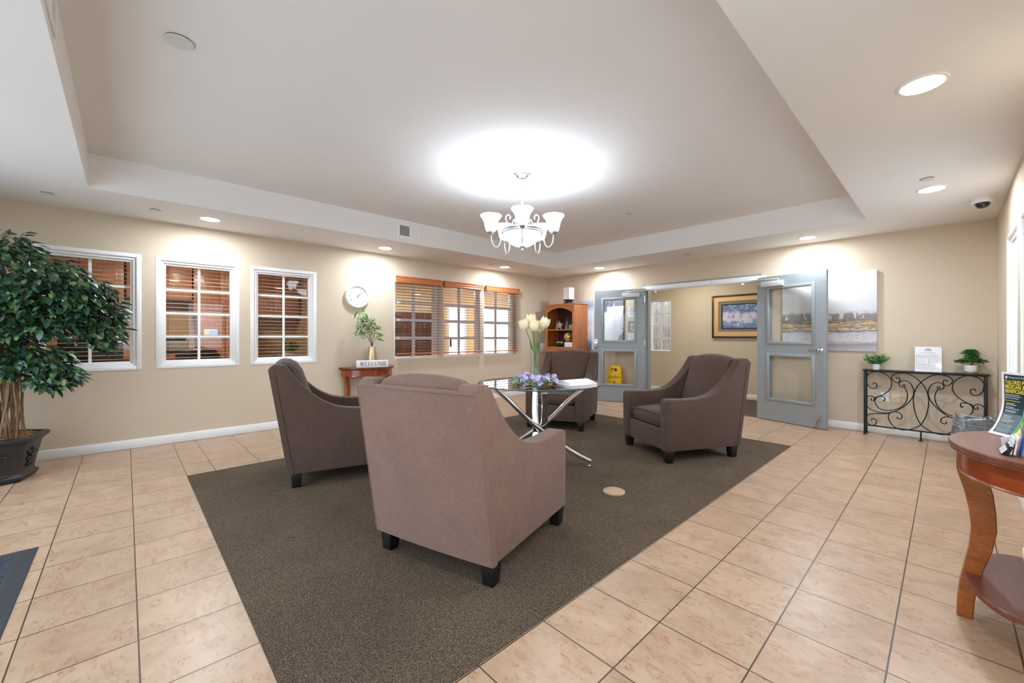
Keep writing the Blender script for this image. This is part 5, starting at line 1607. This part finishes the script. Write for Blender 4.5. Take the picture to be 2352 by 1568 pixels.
# waste bin with a clear liner
t = thing('waste_bin', 'grey waste bin with a clear plastic liner at the right end of the console', 'bin', (0.185, 5.82, 0))
mb = MB()
rings = []
for k, z in ((0.80, 0.0), (1.0, 0.40), (0.965, 0.40), (0.775, 0.01)):
    rings.append([(0.138 * k * (abs(math.cos(a)) ** 0.5) * math.copysign(1, math.cos(a)), 0.115 * k * (abs(math.sin(a)) ** 0.5) * math.copysign(1, math.sin(a)), z) for a in [2 * PI * (i + 0.5) / 28 for i in range(28)]])
mb.loft(rings)
mb.obj('bin_body', M['bin'], t, smooth=True, angle=0.6)
mb = MB()
rng = random.Random(2)
rings = []
for k, z, am in ((1.04, 0.23, 0.014), (1.05, 0.28, 0.012), (1.045, 0.34, 0.008), (1.035, 0.40, 0.004), (1.03, 0.418, 0.006), (0.97, 0.412, 0.004), (0.93, 0.30, 0.01)):
    rings.append([((0.138 * k + am * math.sin(i * 1.7 + z * 40)) * (abs(math.cos(a)) ** 0.5) * math.copysign(1, math.cos(a)), (0.115 * k + am * math.cos(i * 2.3 + z * 30)) * (abs(math.sin(a)) ** 0.5) * math.copysign(1, math.sin(a)), z + 0.012 * math.sin(i * 0.9) + (0.03 * math.sin(i * 0.45) if z < 0.25 else 0)) for i, a in [(i, 2 * PI * (i + 0.5) / 56) for i in range(56)]])
mb.loft(rings, False)
ln = mb.obj('liner', M['liner'], t, smooth=True, angle=3.2)
mb = MB()
def bin_edge(a, k):
    return (0.138 * k * (abs(math.cos(a)) ** 0.5) * math.copysign(1, math.cos(a)), 0.115 * k * (abs(math.sin(a)) ** 0.5) * math.copysign(1, math.sin(a)))
for k in range(11):
    z0, z1, a1 = 0.395 - 0.006 * k, 0.38 - 0.0115 * k * rng.uniform(0.5, 1.4), PI + rng.uniform(0.8, 2.6)
    pts = [(*bin_edge(PI + 0.25 + (a1 - PI - 0.25) * j / 6, 1.085), z0 + (z1 - z0) * (j / 6) ** rng.uniform(0.7, 1.5)) for j in range(7)]
    mb.tube(catmull(pts, 3), rng.uniform(0.0004, 0.0010), 4)
mb.obj('liner_folds', simple('pale_liner_fold', (176, 178, 184), 0.3), ln, smooth=True)

# low white box on the floor at the right wall
t = thing('floor_box', 'low white box on the tile floor behind the right half-round table', 'box', (0.0, 0.0, 0.0))
MB().prism([(0.285, 3.50), (0.30, 3.575), (0.352, 3.575), (0.352, 3.20), (0.285, 3.20)], 0.0, 0.032, lambda u, v, w: (u, v, w)).obj('box_body', M['white'], t, bevel=0.002)

# ------------------------------------------------------------------ brochures on the right table
RT = HT + 0.001
def sheet_surface(o, e, back, prof):
    """o: lower left corner, e: unit vector to the right, back: unit vector away from the reader, prof: [(v, lean)]"""
    o, e, back = Vector(o), Vector(e).normalized(), Vector(back).normalized()
    def f(u, v, d=0.0):
        for (v0, l0, z0), (v1, l1, z1) in zip(prof, prof[1:]):
            if v <= v1 or (v1, l1, z1) == prof[-1]:
                k = (v - v0) / (v1 - v0)
                lb, zz = l0 + (l1 - l0) * k, z0 + (z1 - z0) * k
                nb = Vector((0, 0, 0)) - back
                return tuple(o + e * u + back * lb + Vector((0, 0, 1)) * zz + nb * d)
    return f
def curve_prof(H, lean0, n=14):
    # curls forward at its foot, upright at the top; arc length ~ H
    out = [(0.0, 0.0, 0.0)]
    l = z = 0
    for i in range(n):
        s = (i + 0.5) / n
        ang = math.radians(36 - 37 * min(1, s * 1.7) + lean0)
        l += H / n * math.sin(ang); z += H / n * math.cos(ang)
        out.append((H * (i + 1) / n, l, z))
    return out
def patch(f, u0, u1, v0, v1, d, mat, name, parent, n=14):
    mb = MB()
    rows = [[f(u0, v0 + (v1 - v0) * i / n, d), f(u1, v0 + (v1 - v0) * i / n, d)] for i in range(n + 1)]
    mb.loft([[r[0], r[1]] for r in rows], False, False)
    return mb.obj(name, mat, parent, smooth=True)
def textpatch(f, txt, size, u, v, d, mat, name, parent, align='LEFT', bold=True, xs=1.0):
    mb = MB()
    add_bm(mb, text_bm(txt, size, 0.0, align, bold), lambda co: f(u + co.x * xs, v + co.y, d))
    return mb.obj(name, mat, parent)
navy = simple('navy_green_print', (30, 58, 62), 0.35, var=0.05)
yel = simple('yellow_print', (244, 214, 40), 0.4, var=0.03)
grn = simple('green_print', (96, 166, 92), 0.4, var=0.03)
blue = simple('blue_print', (34, 92, 190), 0.35, var=0.05)
pale = simple('pale_print', (222, 226, 226), 0.4, var=0.02)
steel = simple('steel_print', (98, 112, 118), 0.4)
e1 = Vector((0.54, -0.84, 0)); bk1 = Vector((0.84, 0.54, 0))
o1 = Vector((0.130, 2.792, RT + 0.004))
h1 = thing('brochure_holder', 'clear acrylic holder at the back of the right table, with the dark green flyer', 'brochure holder', tuple(o1))
z3 = Vector((0, 0, 1))
def L_(p): return tuple(Vector(p) - o1)
mb = MB()
H1 = curve_prof(0.285, 0)
f1 = sheet_surface((0, 0, 0), e1, bk1, H1)
WD = 0.205
for s_, u in (('l', -0.004), ('r', WD + 0.004)):
    o_ = e1 * u
    mb.loft([[tuple(o_ + bk1 * 0.0 + z3 * 0), tuple(o_ + bk1 * 0.17 + z3 * 0), tuple(o_ + bk1 * 0.15 + z3 * 0.14), tuple(o_ + bk1 * 0.12 + z3 * 0.14)], [tuple(o_ + e1 * 0.002 + bk1 * 0.0), tuple(o_ + e1 * 0.002 + bk1 * 0.17), tuple(o_ + e1 * 0.002 + bk1 * 0.15 + z3 * 0.14), tuple(o_ + e1 * 0.002 + bk1 * 0.12 + z3 * 0.14)]])
mb.loft([[tuple(e1 * u + z3 * -0.003), tuple(e1 * u + bk1 * 0.17 + z3 * -0.003), tuple(e1 * u + bk1 * 0.17), tuple(e1 * u)] for u in (-0.004, WD + 0.006)])
mb.obj('acrylic_body', M['acrylic'], h1)
ed = MB()
for p_ in ([(0, 0), (0.12, 0.14), (0.15, 0.14)],):
    ed.tube([e1 * -0.004 + bk1 * b_ + z3 * z_ for b_, z_ in p_], 0.0011, 5)
ed.obj('polished_edge_glow', simple('acrylic_edge_glow', (206, 208, 208), 0.2), h1)
fl = thing('flyer', 'dark green flyer headed TAILORED PLANS in yellow, curling in the clear holder', 'flyer', tuple(o1))
patch(f1, 0, WD, 0, 0.285, 0.0, M['paper'], 'sheet', fl)
patch(f1, 0.012, 0.105, 0.012, 0.275, 0.0006, navy, 'dark_panel', fl)
patch(f1, 0.013, 0.104, 0.012, 0.105, 0.0009, steel, 'grey_panel', fl)
mb = MB()
for i in range(14):
    v0, v1 = 0.012 + 0.263 * i / 14, 0.012 + 0.263 * (i + 1) / 14
    g = lambda v: 0.10 + 0.03 * ((v - 0.012) / 0.263) ** 1.5
    mb.face([mb.bm.verts.new(p) for p in (f1(g(v0), v0, 0.0011), f1(g(v0) + 0.012, v0, 0.0011), f1(g(v1) + 0.012, v1, 0.0011), f1(g(v1), v1, 0.0011))])
mb.obj('green_stripe', grn, fl)
patch(f1, 0.115, WD - 0.012, 0.012, 0.275, 0.0005, simple('fruit_photo_print', (236, 216, 96), 0.4, var=0.5, nscale=22), 'photo_panel', fl)
textpatch(f1, 'Wayground Health Plans', 0.011, 0.034, 0.263, 0.0013, pale, 'heading', fl, bold=False)
patch(f1, 0.02, 0.030, 0.257, 0.268, 0.0014, pale, 'logo_mark', fl)
for i, tx in enumerate(('TAILORED PLANS', 'MEDICARE & MEDICAL', 'BENEFICIARIES')):
    textpatch(f1, tx, 0.0235, 0.0175, 0.241 - 0.0195 * i, 0.0014, yel, 'headline', fl, xs=0.68)
mb, mb2 = MB(), MB()
rows = [(0.186, 0.016, 0.085, 0), (0.179, 0.016, 0.09, 0), (0.171, 0.016, 0.08, 0), (0.160, 0.014, 0.086, 1), (0.148, 0.022, 0.062, 0), (0.142, 0.022, 0.07, 0), (0.132, 0.022, 0.06, 0), (0.126, 0.022, 0.085, 0), (0.117, 0.022, 0.075, 0), (0.111, 0.022, 0.07, 0), (0.092, 0.022, 0.06, 0), (0.084, 0.022, 0.058, 0), (0.074, 0.02, 0.075, 0), (0.066, 0.02, 0.062, 1), (0.052, 0.02, 0.08, 0), (0.044, 0.02, 0.08, 0), (0.036, 0.02, 0.08, 0), (0.028, 0.02, 0.08, 0), (0.02, 0.02, 0.08, 0)]
for v, a, b, y in rows:
    m_ = mb2 if y else mb
    h = 0.0022 if v > 0.06 else 0.0012
    m_.face([m_.bm.verts.new(f1(u, w, 0.0014)) for u, w in ((a, v), (b, v), (b, v + h), (a, v + h))])
mb.obj('fine_print', pale, fl); mb2.obj('yellow_line', yel, fl)
patch(f1, 0.105, 0.16, 0.172, 0.19, 0.0016, simple('red_print', (208, 40, 34), 0.4), 'red_badge', fl, 3)
# blue flyer behind
o2 = o1 + bk1 * 0.085 + e1 * 0.03
f2 = sheet_surface((0, 0, 0), e1, bk1, [(0, 0, 0), (0.32, 0.035, 0.318)])
b2 = thing('flyer', 'bright blue flyer rising behind the dark green one', 'flyer', tuple(o2))
mb = MB().prism([(0, 0), (0.2, 0), (0.2, 0.31), (0, 0.31)], 0, -0.002, lambda u, v, q: f2(u, v, q)); mb.obj('sheet', blue, b2)
patch(f2, 0.006, 0.194, 0.20, 0.258, 0.0006, simple('dark_photo_print', (60, 74, 60), 0.4, var=0.6, nscale=40), 'photo_panel', b2, 3)
textpatch(f2, 'YOU', 0.034, 0.035, 0.252, 0.001, pale, 'headline', b2)
mb = MB()
for a in range(4):
    th = a * PI / 2 + 0.4
    mb.face([mb.bm.verts.new(f2(0.05 + 0.012 * math.cos(th + q) * k, 0.288 + 0.012 * math.sin(th + q) * k, 0.001)) for q, k in ((-0.5, 0.4), (-0.35, 1), (0.35, 1), (0.5, 0.4))])
mb.obj('logo_mark', simple('mint_print', (130, 200, 190), 0.4), b2)
# small slanted holder in front
o3 = Vector((0.135, 2.315, RT + 0.003))
h3 = thing('leaflet_holder', 'small clear sloping holder of leaflets at the front of the right table', 'brochure holder', tuple(o3))
ex = Vector((1, 0.0, 0)); ey = Vector((0, 1, 0))
tri = [(0.0, 0.0), (0.046, 0.0), (0.046, 0.06)]
mb = MB()
for y in (0.0, 0.105):
    mb.prism(tri, y, y + 0.002, lambda u, v, w: (u, w, v))
mb.prism([(0, 0), (0.0015, 0), (0.0475, 0.06), (0.046, 0.06)], 0.002, 0.105, lambda u, v, w: (u, w, v))
mb.prism([(0, -0.002), (0.115, -0.002), (0.115, 0.0), (0, 0.0)], 0.0, 0.107, lambda u, v, w: (u, w, v))
mb.prism([(0.046, 0.0), (0.048, 0.0), (0.060, 0.10), (0.058, 0.10)], 0.0, 0.107, lambda u, v, w: (u, w, v))
mb.obj('acrylic_body', M['acrylic'], h3)
for i, (sx, L, kx, hh, col, lab) in enumerate(((0.004, 0.0012, 0.76, 0.054, M['paper'], 'thin white leaflet along the sloping front of the small holder'), (0.0125, 0.012, 0.32, 0.030, M['inkdark'], 'black filler block for the shade inside the small sloping holder'),
        (0.0255, 0.0035, 0.14, 0.062, M['paper'], 'left one of two upright white leaflets in the small sloping holder'), (0.0335, 0.0045, 0.12, 0.066, M['paper'], 'right one of two upright white leaflets in the small sloping holder'), (0.0495, 0.004, 0.12, 0.185, blue, 'tall blue leaflet at the back of the small sloping holder'))):
    lt = thing('leaflet', lab, 'leaflet', tuple(o3), 0, 'leaflets in the sloping holder')
    MB().prism([(sx, 0.001), (sx + L, 0.001), (sx + L + kx * hh, hh), (sx + kx * hh, hh)], 0.006, 0.10, lambda u, v, w: (u, w, v)).obj('sheets', col, lt)
    if i == 4:
        mbt = MB()
        add_bm(mbt, text_bm('YOU', 0.034, 0.0, 'LEFT', True), lambda co: (sx - 0.0006 + kx * (0.10 + co.y), 0.098 - co.x, 0.10 + co.y))
        mbt.obj('headline', pale, lt)
t = thing('card', 'small white printed card standing behind the small sloping holder', 'card', (0.150, 2.44, RT), math.radians(35))
MB().prism([(0, 0.001), (0.05, 0.001), (0.05, 0.028), (0.028, 0.048), (0.0, 0.042)], 0.0, 0.002, lambda u, v, w: (u, w + 0.12 * v, v)).obj('card_sheet', M['paper'], t)

# ------------------------------------------------------------------ potted ficus
fx, fy = -5.415, -0.825
fc = thing('potted_ficus', 'tall artificial ficus tree in a dark hexagonal pot at the left edge', 'plant', (fx, fy, 0))
def hexr(r, z, rot):
    return [(r * math.cos(rot + PI * i / 3), r * math.sin(rot + PI * i / 3), z) for i in range(6)]
rot = math.atan2(0.22, 0.20)
mb = MB()
mb.loft([hexr(r, z, rot) for r, z in ((0.27, 0.0), (0.285, 0.012), (0.295, 0.03), (0.295, 0.042), (0.272, 0.055), (0.268, 0.075), (0.312, 0.285), (0.318, 0.30), (0.345, 0.322), (0.36, 0.335), (0.36, 0.355), (0.345, 0.366), (0.318, 0.366), (0.31, 0.33), (0.10, 0.325))])
pt = mb.obj('pot', M['pot'], fc, bevel=0.004)
for i in range(6):
    em = MB()
    a = rot + PI * (i + 0.5) / 3
    n = Vector((math.cos(a), math.sin(a), 0)); tt = Vector((-n.y, n.x, 0))
    def Q(u, v): return n * (0.2325 + 0.18 * (v - 0.075) + 0.006) + tt * u + Vector((0, 0, v))
    for sgn_ in (-1, 1):
        em.tube(catmull([Q(0, 0.15), Q(sgn_ * 0.012, 0.19), Q(sgn_ * 0.035, 0.225), Q(sgn_ * 0.062, 0.225), Q(sgn_ * 0.058, 0.205)], 4), 0.009, 6)
        em.tube(catmull([Q(0, 0.16), Q(sgn_ * 0.03, 0.175), Q(sgn_ * 0.065, 0.165)], 4), 0.008, 6)
        em.tube(catmull([Q(sgn_ * 0.004, 0.15), Q(sgn_ * 0.022, 0.13), Q(sgn_ * 0.034, 0.10)], 4), 0.009, 6)
    em.tube([Q(0, 0.11), Q(0, 0.20), Q(0, 0.255)], [0.008, 0.013, 0.005], 6)
    em.obj('emblem', M['pot'], pt, smooth=True)
mb = MB()
rng = random.Random(5)
rings = [hexr(0.30, 0.34, rot), hexr(0.2, 0.352, rot), hexr(0.1, 0.362, rot), hexr(0.01, 0.366, rot)]
mb.loft(rings)
for k in range(150):
    a = rng.random() * 2 * PI; r = 0.27 * math.sqrt(rng.random())
    p = Vector((r * math.cos(a), r * math.sin(a), 0.352))
    d = Vector((rng.uniform(-1, 1), rng.uniform(-1, 1), 0)).normalized() * 0.03
    mb.tube([p - d, p + Vector((0, 0, 0.012)), p + d], 0.003, 4)
mb.obj('moss', M['mulch'], fc, smooth=True, angle=0.8)
mb = MB()
for k in range(46):
    a = rng.random() * 2 * PI; r = 0.02 + 0.17 * math.sqrt(rng.random())
    cx_, cy_ = r * math.cos(a) + 0.07, r * math.sin(a) + 0.06
    pts = []
    tw = rng.uniform(-1, 1)
    for j in range(9):
        s_ = j / 8
        rr = 1.0 - 0.28 * s_
        pts.append((cx_ * rr + 0.022 * math.sin(5 * s_ + k) + 0.05 * s_, cy_ * rr + 0.022 * math.cos(4 * s_ + 2 * k) + 0.05 * s_, 0.34 + s_ * rng.uniform(0.62, 0.7) * 1.25))
    mb.tube(catmull(pts, 3), [rng.uniform(0.004, 0.008)] * 25, 6)
mb.obj('trunk', M['trunk'], fc, smooth=True)
lf, br = MB(), MB()
lat = lambda l, dp, z: Rv * l + Fv * dp + Vector((0, 0, z))
blobs = [(0.22, 0.0, 1.66, 0.42, 0.36, 0.28, 560), (0.56, 0.02, 1.56, 0.32, 0.28, 0.22, 430), (0.78, 0.05, 1.42, 0.22, 0.22, 0.22, 330), (0.90, 0.05, 1.24, 0.13, 0.14, 0.18, 130), (0.62, 0.0, 1.32, 0.30, 0.24, 0.18, 300), (0.28, -0.05, 1.36, 0.34, 0.3, 0.22, 420), (0.16, 0.0, 1.90, 0.24, 0.2, 0.10, 120),
         (0.10, -0.05, 1.12, 0.32, 0.28, 0.14, 260), (0.40, 0.0, 0.98, 0.24, 0.22, 0.13, 250), (0.54, 0.02, 0.86, 0.15, 0.16, 0.11, 130), (-0.35, -0.1, 1.55, 0.42, 0.3, 0.36, 380), (-0.4, -0.1, 1.1, 0.36, 0.28, 0.24, 200)]
wx0, wy0 = XA + 0.05 - fx, YF + 0.04 - fy
for bi, (l0, d0, z0, rl, rd, rz, n) in enumerate(blobs):
    c = lat(l0, d0, z0)
    for k in range(5):
        q = lat(l0 + rng.uniform(-0.7, 0.7) * rl, d0 + rng.uniform(-0.7, 0.7) * rd, z0 + rng.uniform(-0.3, 0.6) * rz)
        if q.x < wx0 + 0.03 or q.y < wy0 + 0.03: continue
        br.tube(catmull([Vector((0.12, 0.1, max(0.8, z0 - 0.35))), (c + Vector((0.1, 0.1, 1.0))) * 0.5 + Vector((0, 0, 0.12)) if False else (c * 0.5 + Vector((0.06, 0.05, z0 * 0.5 + 0.02))), q], 4), 0.004, 5)
    for k in range(int(n * 1.35)):
        while True:
            u = Vector((rng.uniform(-1, 1), rng.uniform(-1, 1), rng.uniform(-1, 1)))
            if 0.15 < u.length < 1: break
        u *= (0.55 + 0.45 * rng.random()) / max(u.length, 0.3) * u.length ** 0.4 if False else 1
        p = lat(l0 + u.x * rl, d0 + u.y * rd, z0 + u.z * rz)
        out = (Rv * (l0 + u.x * rl) * 1.0 + Fv * (u.y * 0.8) + Rv * u.x * 0.4)
        d = out.normalized() * 0.8 + Vector((rng.uniform(-0.5, 0.5), rng.uniform(-0.5, 0.5), rng.uniform(-0.9, 0.15)))
        L = rng.uniform(0.062, 0.10)
        tipp = p + d.normalized() * L
        if min(p.x, tipp.x) < wx0 or min(p.y, tipp.y) < wy0: continue
        lf.leaf(p, d, (rng.uniform(-0.6, 0.6), rng.uniform(-0.6, 0.6), 1), L, L * rng.uniform(0.42, 0.52), 0.18)
# free sprigs at the top
for l0, z0, dz in ((0.02, 1.98, 0.05), (0.16, 1.98, 0.08), (0.30, 1.94, 0.10), (0.38, 1.92, 0.04), (0.10, 2.0, 0.03)):
    a = lat(l0 - 0.12, 0, z0 - 0.14); b_ = lat(l0 + 0.02, 0, z0 + dz - 0.02)
    br.tube(catmull([a, (a + b_) / 2 + Vector((0, 0, 0.03)), b_], 4), 0.0025, 4)
    for k in range(6):
        p = a.lerp(b_, 0.4 + 0.12 * k)
        d = Rv * rng.uniform(-0.6, 1.2) + Fv * rng.uniform(-0.5, 0.5) + Vector((0, 0, rng.uniform(-0.3, 0.9)))
        lf.leaf(p, d, (0.3, -0.5, 0.6), 0.085, 0.04, 0.15)
lf.obj('foliage', M['ficus'], fc, smooth=True)
br.obj('branches', M['trunk'], fc, smooth=True)

# ------------------------------------------------------------------ office behind the left windows
def cabinet(x0, x1, y0, y1, z0, z1, label, doors=2, arch=True, mat='cabinet'):
    t = thing('wall_cabinet' if z0 > 0.5 else 'base_cabinet', label, 'cabinet')
    MB().box(x0, x1, y0, y1, z0, z1).obj('carcass', M[mat], t, bevel=0.003)
    wd = (y1 - y0) / doors
    for i in range(doors):
        a, b = y0 + wd * i + 0.006, y0 + wd * (i + 1) - 0.006
        dr = MB().box(x1 + 0.001, x1 + 0.018, a, b, z0 + 0.006, z1 - 0.006).obj('door', M[mat], t, bevel=0.003)
        mb = MB()
        poly = [(a + 0.06, z0 + 0.07), (b - 0.06, z0 + 0.07), (b - 0.06, z1 - 0.12)] + [((b - 0.06) + (a - b + 0.12) * k / 8, z1 - 0.12 + (0.05 * math.sin(PI * k / 8) if arch else 0.0)) for k in range(1, 8)] + [(a + 0.06, z1 - 0.12)]
        mb.prism(poly, x1 + 0.017, x1 + 0.024, lambda u, v, w: (w, u, v))
        mb.obj('raised_panel', M[mat], dr, bevel=0.004)
        MB().sphere((x1 + 0.03, b - 0.03 if i % 2 == 0 else a + 0.03, z0 + 0.12 if z0 > 0.5 else z1 - 0.12), 0.012, 10, 6).obj('knob', M['brass'], dr, smooth=True)
    return t
OXW = OX + 0.012
cabinet(OXW, OXW + 0.36, -0.95, -0.02, 1.60, 2.40, 'brown upper cabinet seen through the left window')
cabinet(OXW, OXW + 0.36, 0.0, 0.78, 1.78, 2.40, 'brown upper cabinet over the desk, left half of the second window')
cabinet(OXW, OXW + 0.36, 0.80, 1.50, 1.55, 2.40, 'brown upper cabinet at the right of the second window')
cabinet(OXW, OXW + 0.36, 1.52, 2.38, 1.55, 2.40, 'brown upper cabinet seen through the third window')
cabinet(OXW, OXW + 0.58, -0.95, 0.78, 0.0, 0.86, 'brown base cabinet under the office worktop', 4, False)
t = thing('worktop', 'long wood edged worktop along the back of the office', 'worktop')
MB().box(OXW, OXW + 0.62, -0.97, 0.80, 0.862, 0.90).obj('slab', simple('speckled_worktop', (150, 120, 104), 0.4, var=0.5, nscale=70), t, bevel=0.004)
MB().box(OXW + 0.62, OXW + 0.635, -0.97, 0.80, 0.855, 0.90).obj('wood_edge', M['oak'], t)
t = thing('tall_cabinet', 'tall brown cabinet behind the blue screen in the second window', 'cabinet')
MB().box(OXW, OXW + 0.55, 0.84, 1.55, 0.0, 1.54).obj('carcass', M['cabinet'], t, bevel=0.003)
for a, b in ((0.85, 1.19), (1.20, 1.54)):
    MB().box(OXW + 0.551, OXW + 0.568, a, b, 0.02, 1.52).obj('door', M['cabinet'], t, bevel=0.003)
t = thing('small_screen', 'small lit blue screen on the tall cabinet in the second window', 'screen', (OXW + 0.57, 1.0, 1.20))
MB().box(0.0, 0.03, -0.09, 0.09, 0, 0.10).obj('housing', M['white'], t, bevel=0.004)
MB().box(0.0295, 0.032, -0.03, 0.075, 0.015, 0.085).obj('display', M['screen'], t)
t = thing('printer', 'grey office printer on the worktop in the second window', 'printer', (OXW + 0.3, 0.52, 0.90))
MB().box(-0.2, 0.2, -0.2, 0.2, 0, 0.22).obj('printer_body', simple('grey_printer', (120, 122, 124), 0.5), t, bevel=0.02)
MB().box(-0.16, 0.2, -0.17, 0.17, 0.22, 0.30).obj('scanner_lid', M['black'], t, bevel=0.01)
MB().box(0.2, 0.30, -0.14, 0.14, 0.05, 0.065).obj('paper_tray', M['black'], t, bevel=0.004)
t = thing('paper_tray_stack', 'black letter trays on the office worktop in the left window', 'tray', (OXW + 0.3, -0.35, 0.90))
mb = MB()
for i in range(4):
    z = 0.012 + i * 0.075
    mb.box(-0.16, 0.16, -0.24, 0.24, z, z + 0.008)
    mb.box(-0.16, 0.16, -0.25, -0.24, z, z + 0.05).box(-0.16, 0.16, 0.24, 0.25, z, z + 0.05)
for x in (-0.15, 0.15):
    for y in (-0.245, 0.245):
        mb.box(x - 0.006, x + 0.006, y - 0.006, y + 0.006, 0, 0.3)
mb.obj('trays', M['black'], t)
t = thing('office_desk', 'oak desk just inside the first two office windows', 'desk')
MB().box(-7.05, -6.35, -0.75, 1.05, 0.72, 0.75).obj('desktop', M['oak'], t, bevel=0.004)
for y in (-0.73, 1.0):
    MB().box(-7.02, -6.38, y, y + 0.03, 0, 0.72).obj('side_panel', M['oak'], t)
t = thing('monitor', 'dark computer monitor on the oak desk, left of the black chair', 'monitor', (-6.75, -0.28, 0.75), math.radians(8))
MB().box(-0.08, 0.08, -0.12, 0.12, 0, 0.012).box(-0.012, 0.012, -0.02, 0.02, 0.012, 0.12).obj('stand', M['black'], t, bevel=0.003)
MB().box(-0.02, 0.02, -0.26, 0.26, 0.09, 0.40).obj('panel', M['black'], t, bevel=0.006)
t = thing('tape_dispenser', 'small black desk object on the oak desk in the first window', 'desk item', (-6.6, -0.08, 0.75))
MB().lathe([(0.03, 0), (0.034, 0.01), (0.034, 0.04), (0.02, 0.05), (0.001, 0.05)], n=16).obj('holder_body', M['black'], t, smooth=True)
t = thing('office_chair', 'black office chair whose curved back shows in the second window', 'chair', (-7.35, 0.72, 0), math.radians(-90))
mb = MB()
rings = []
for z, hw, th in ((0.52, 0.20, 0.05), (0.60, 0.235, 0.06), (0.80, 0.25, 0.06), (0.93, 0.245, 0.055), (0.99, 0.20, 0.045), (1.015, 0.12, 0.03)):
    rings.append([(hw * math.cos(2 * PI * i / 20), 0.24 + 0.06 * (math.cos(2 * PI * i / 20) ** 2) * -1 + th * math.sin(2 * PI * i / 20), z) for i in range(20)])
mb.loft(rings)
mb.obj('backrest', M['black'], t, smooth=True, angle=1.0)
MB().box(-0.25, 0.25, -0.25, 0.22, 0.43, 0.51).obj('seat', M['black'], t, bevel=0.03, seg=3)
MB().lathe([(0.03, 0.09), (0.03, 0.43)], n=12).obj('gas_column', M['black'], t)
for k in range(5):
    a = 2 * PI * k / 5
    lg = MB().tube([(0.03 * math.cos(a), 0.03 * math.sin(a), 0.11), (0.28 * math.cos(a), 0.28 * math.sin(a), 0.07)], 0.016, 6).obj('leg', M['black'], t)
    MB().sphere((0.28 * math.cos(a), 0.28 * math.sin(a), 0.03), 0.03, 10, 6).obj('caster', M['black'], lg, smooth=True)
# ledge behind the third window
t = thing('credenza', 'brown wooden credenza behind the third window', 'cabinet')
MB().box(-6.95, -6.45, 1.30, 2.35, 0.0, 0.80).obj('carcass', M['cabinet'], t, bevel=0.004)
MB().box(-6.97, -6.43, 1.28, 2.37, 0.801, 0.83).obj('top_board', M['oak'], t, bevel=0.004)
bushy('potted_plant', (-6.68, 1.72, 0.83), 0.075, 0.12, 'green pot plant on the credenza behind the third window', 'midleaf', 60, 0.13, 0.09, 0.22, 0.06, 0.022, 14, pot='whitepot')
bushy('potted_plant', (-6.68, 2.10, 0.83), 0.085, 0.12, 'dark trailing plant at the right end of the credenza', 'darkleaf', 60, 0.15, 0.07, 0.24, 0.06, 0.022, 15, pot='rubber')
t = thing('blue_cup', 'blue cup beside the pot plant on the credenza', 'cup', (-6.62, 1.50, 0.83))
MB().lathe([(0.04, 0), (0.05, 0.10), (0.045, 0.10), (0.036, 0.01), (0.001, 0.01)], n=20).obj('cup_body', simple('blue_glaze', (70, 96, 150), 0.3), t, smooth=True)
t = thing('book', 'pale closed book lying on the credenza behind the third window', 'book', (-6.52, 1.88, 0.83), math.radians(10))
MB().box(-0.06, 0.06, -0.10, 0.10, 0, 0.035).obj('cover', simple('tan_cover', (206, 170, 120), 0.6), t, bevel=0.003)
t = thing('door_frame_board', 'pale vertical door frame on the office partition in the third window', 'door frame')
MB().box(-8.05, -7.97, 2.395, 2.418, 0, 1.95).box(-7.25, -7.17, 2.395, 2.418, 0, 1.95).box(-7.97, -7.25, 2.395, 2.418, 1.87, 1.95).obj('frame', M['trim'], t)
MB().box(-7.97, -7.25, 2.405, 2.418, 0, 1.87).obj('door_leaf', M['cabinet'], t)

# ------------------------------------------------------------------ lobby behind the wood blinds
t = thing('mailbox_bank', 'dark brown bank of metal mailboxes seen through the nearest wood blind', 'mailboxes', (OX + 0.013, 4.15, 0.35))
MB().box(0, 0.30, 0, 1.52, 0, 1.40).obj('cabinet_body', M['mailbox'], t, bevel=0.004)
for r in range(6):
    for c in range(6):
        y0, z0 = 0.04 + c * 0.242, 0.05 + r * 0.222
        dr = MB().box(0.30, 0.308, y0, y0 + 0.23, z0, z0 + 0.21).obj('box_door', M['mailbox'], t, bevel=0.003)
        MB().loft([[(0.308 + d, y0 + 0.19 + 0.010 * math.cos(2 * PI * i / 8), z0 + 0.12 + 0.010 * math.sin(2 * PI * i / 8)) for i in range(8)] for d in (0, 0.006)]).obj('lock', M['nickel'], dr)
t = thing('mailbox_surround', 'white vertical trim board at the right end of the mailboxes', 'trim board')
MB().box(OX + 0.013, OX + 0.05, 5.68, 5.79, 0, 2.05).obj('board', M['trim'], t)
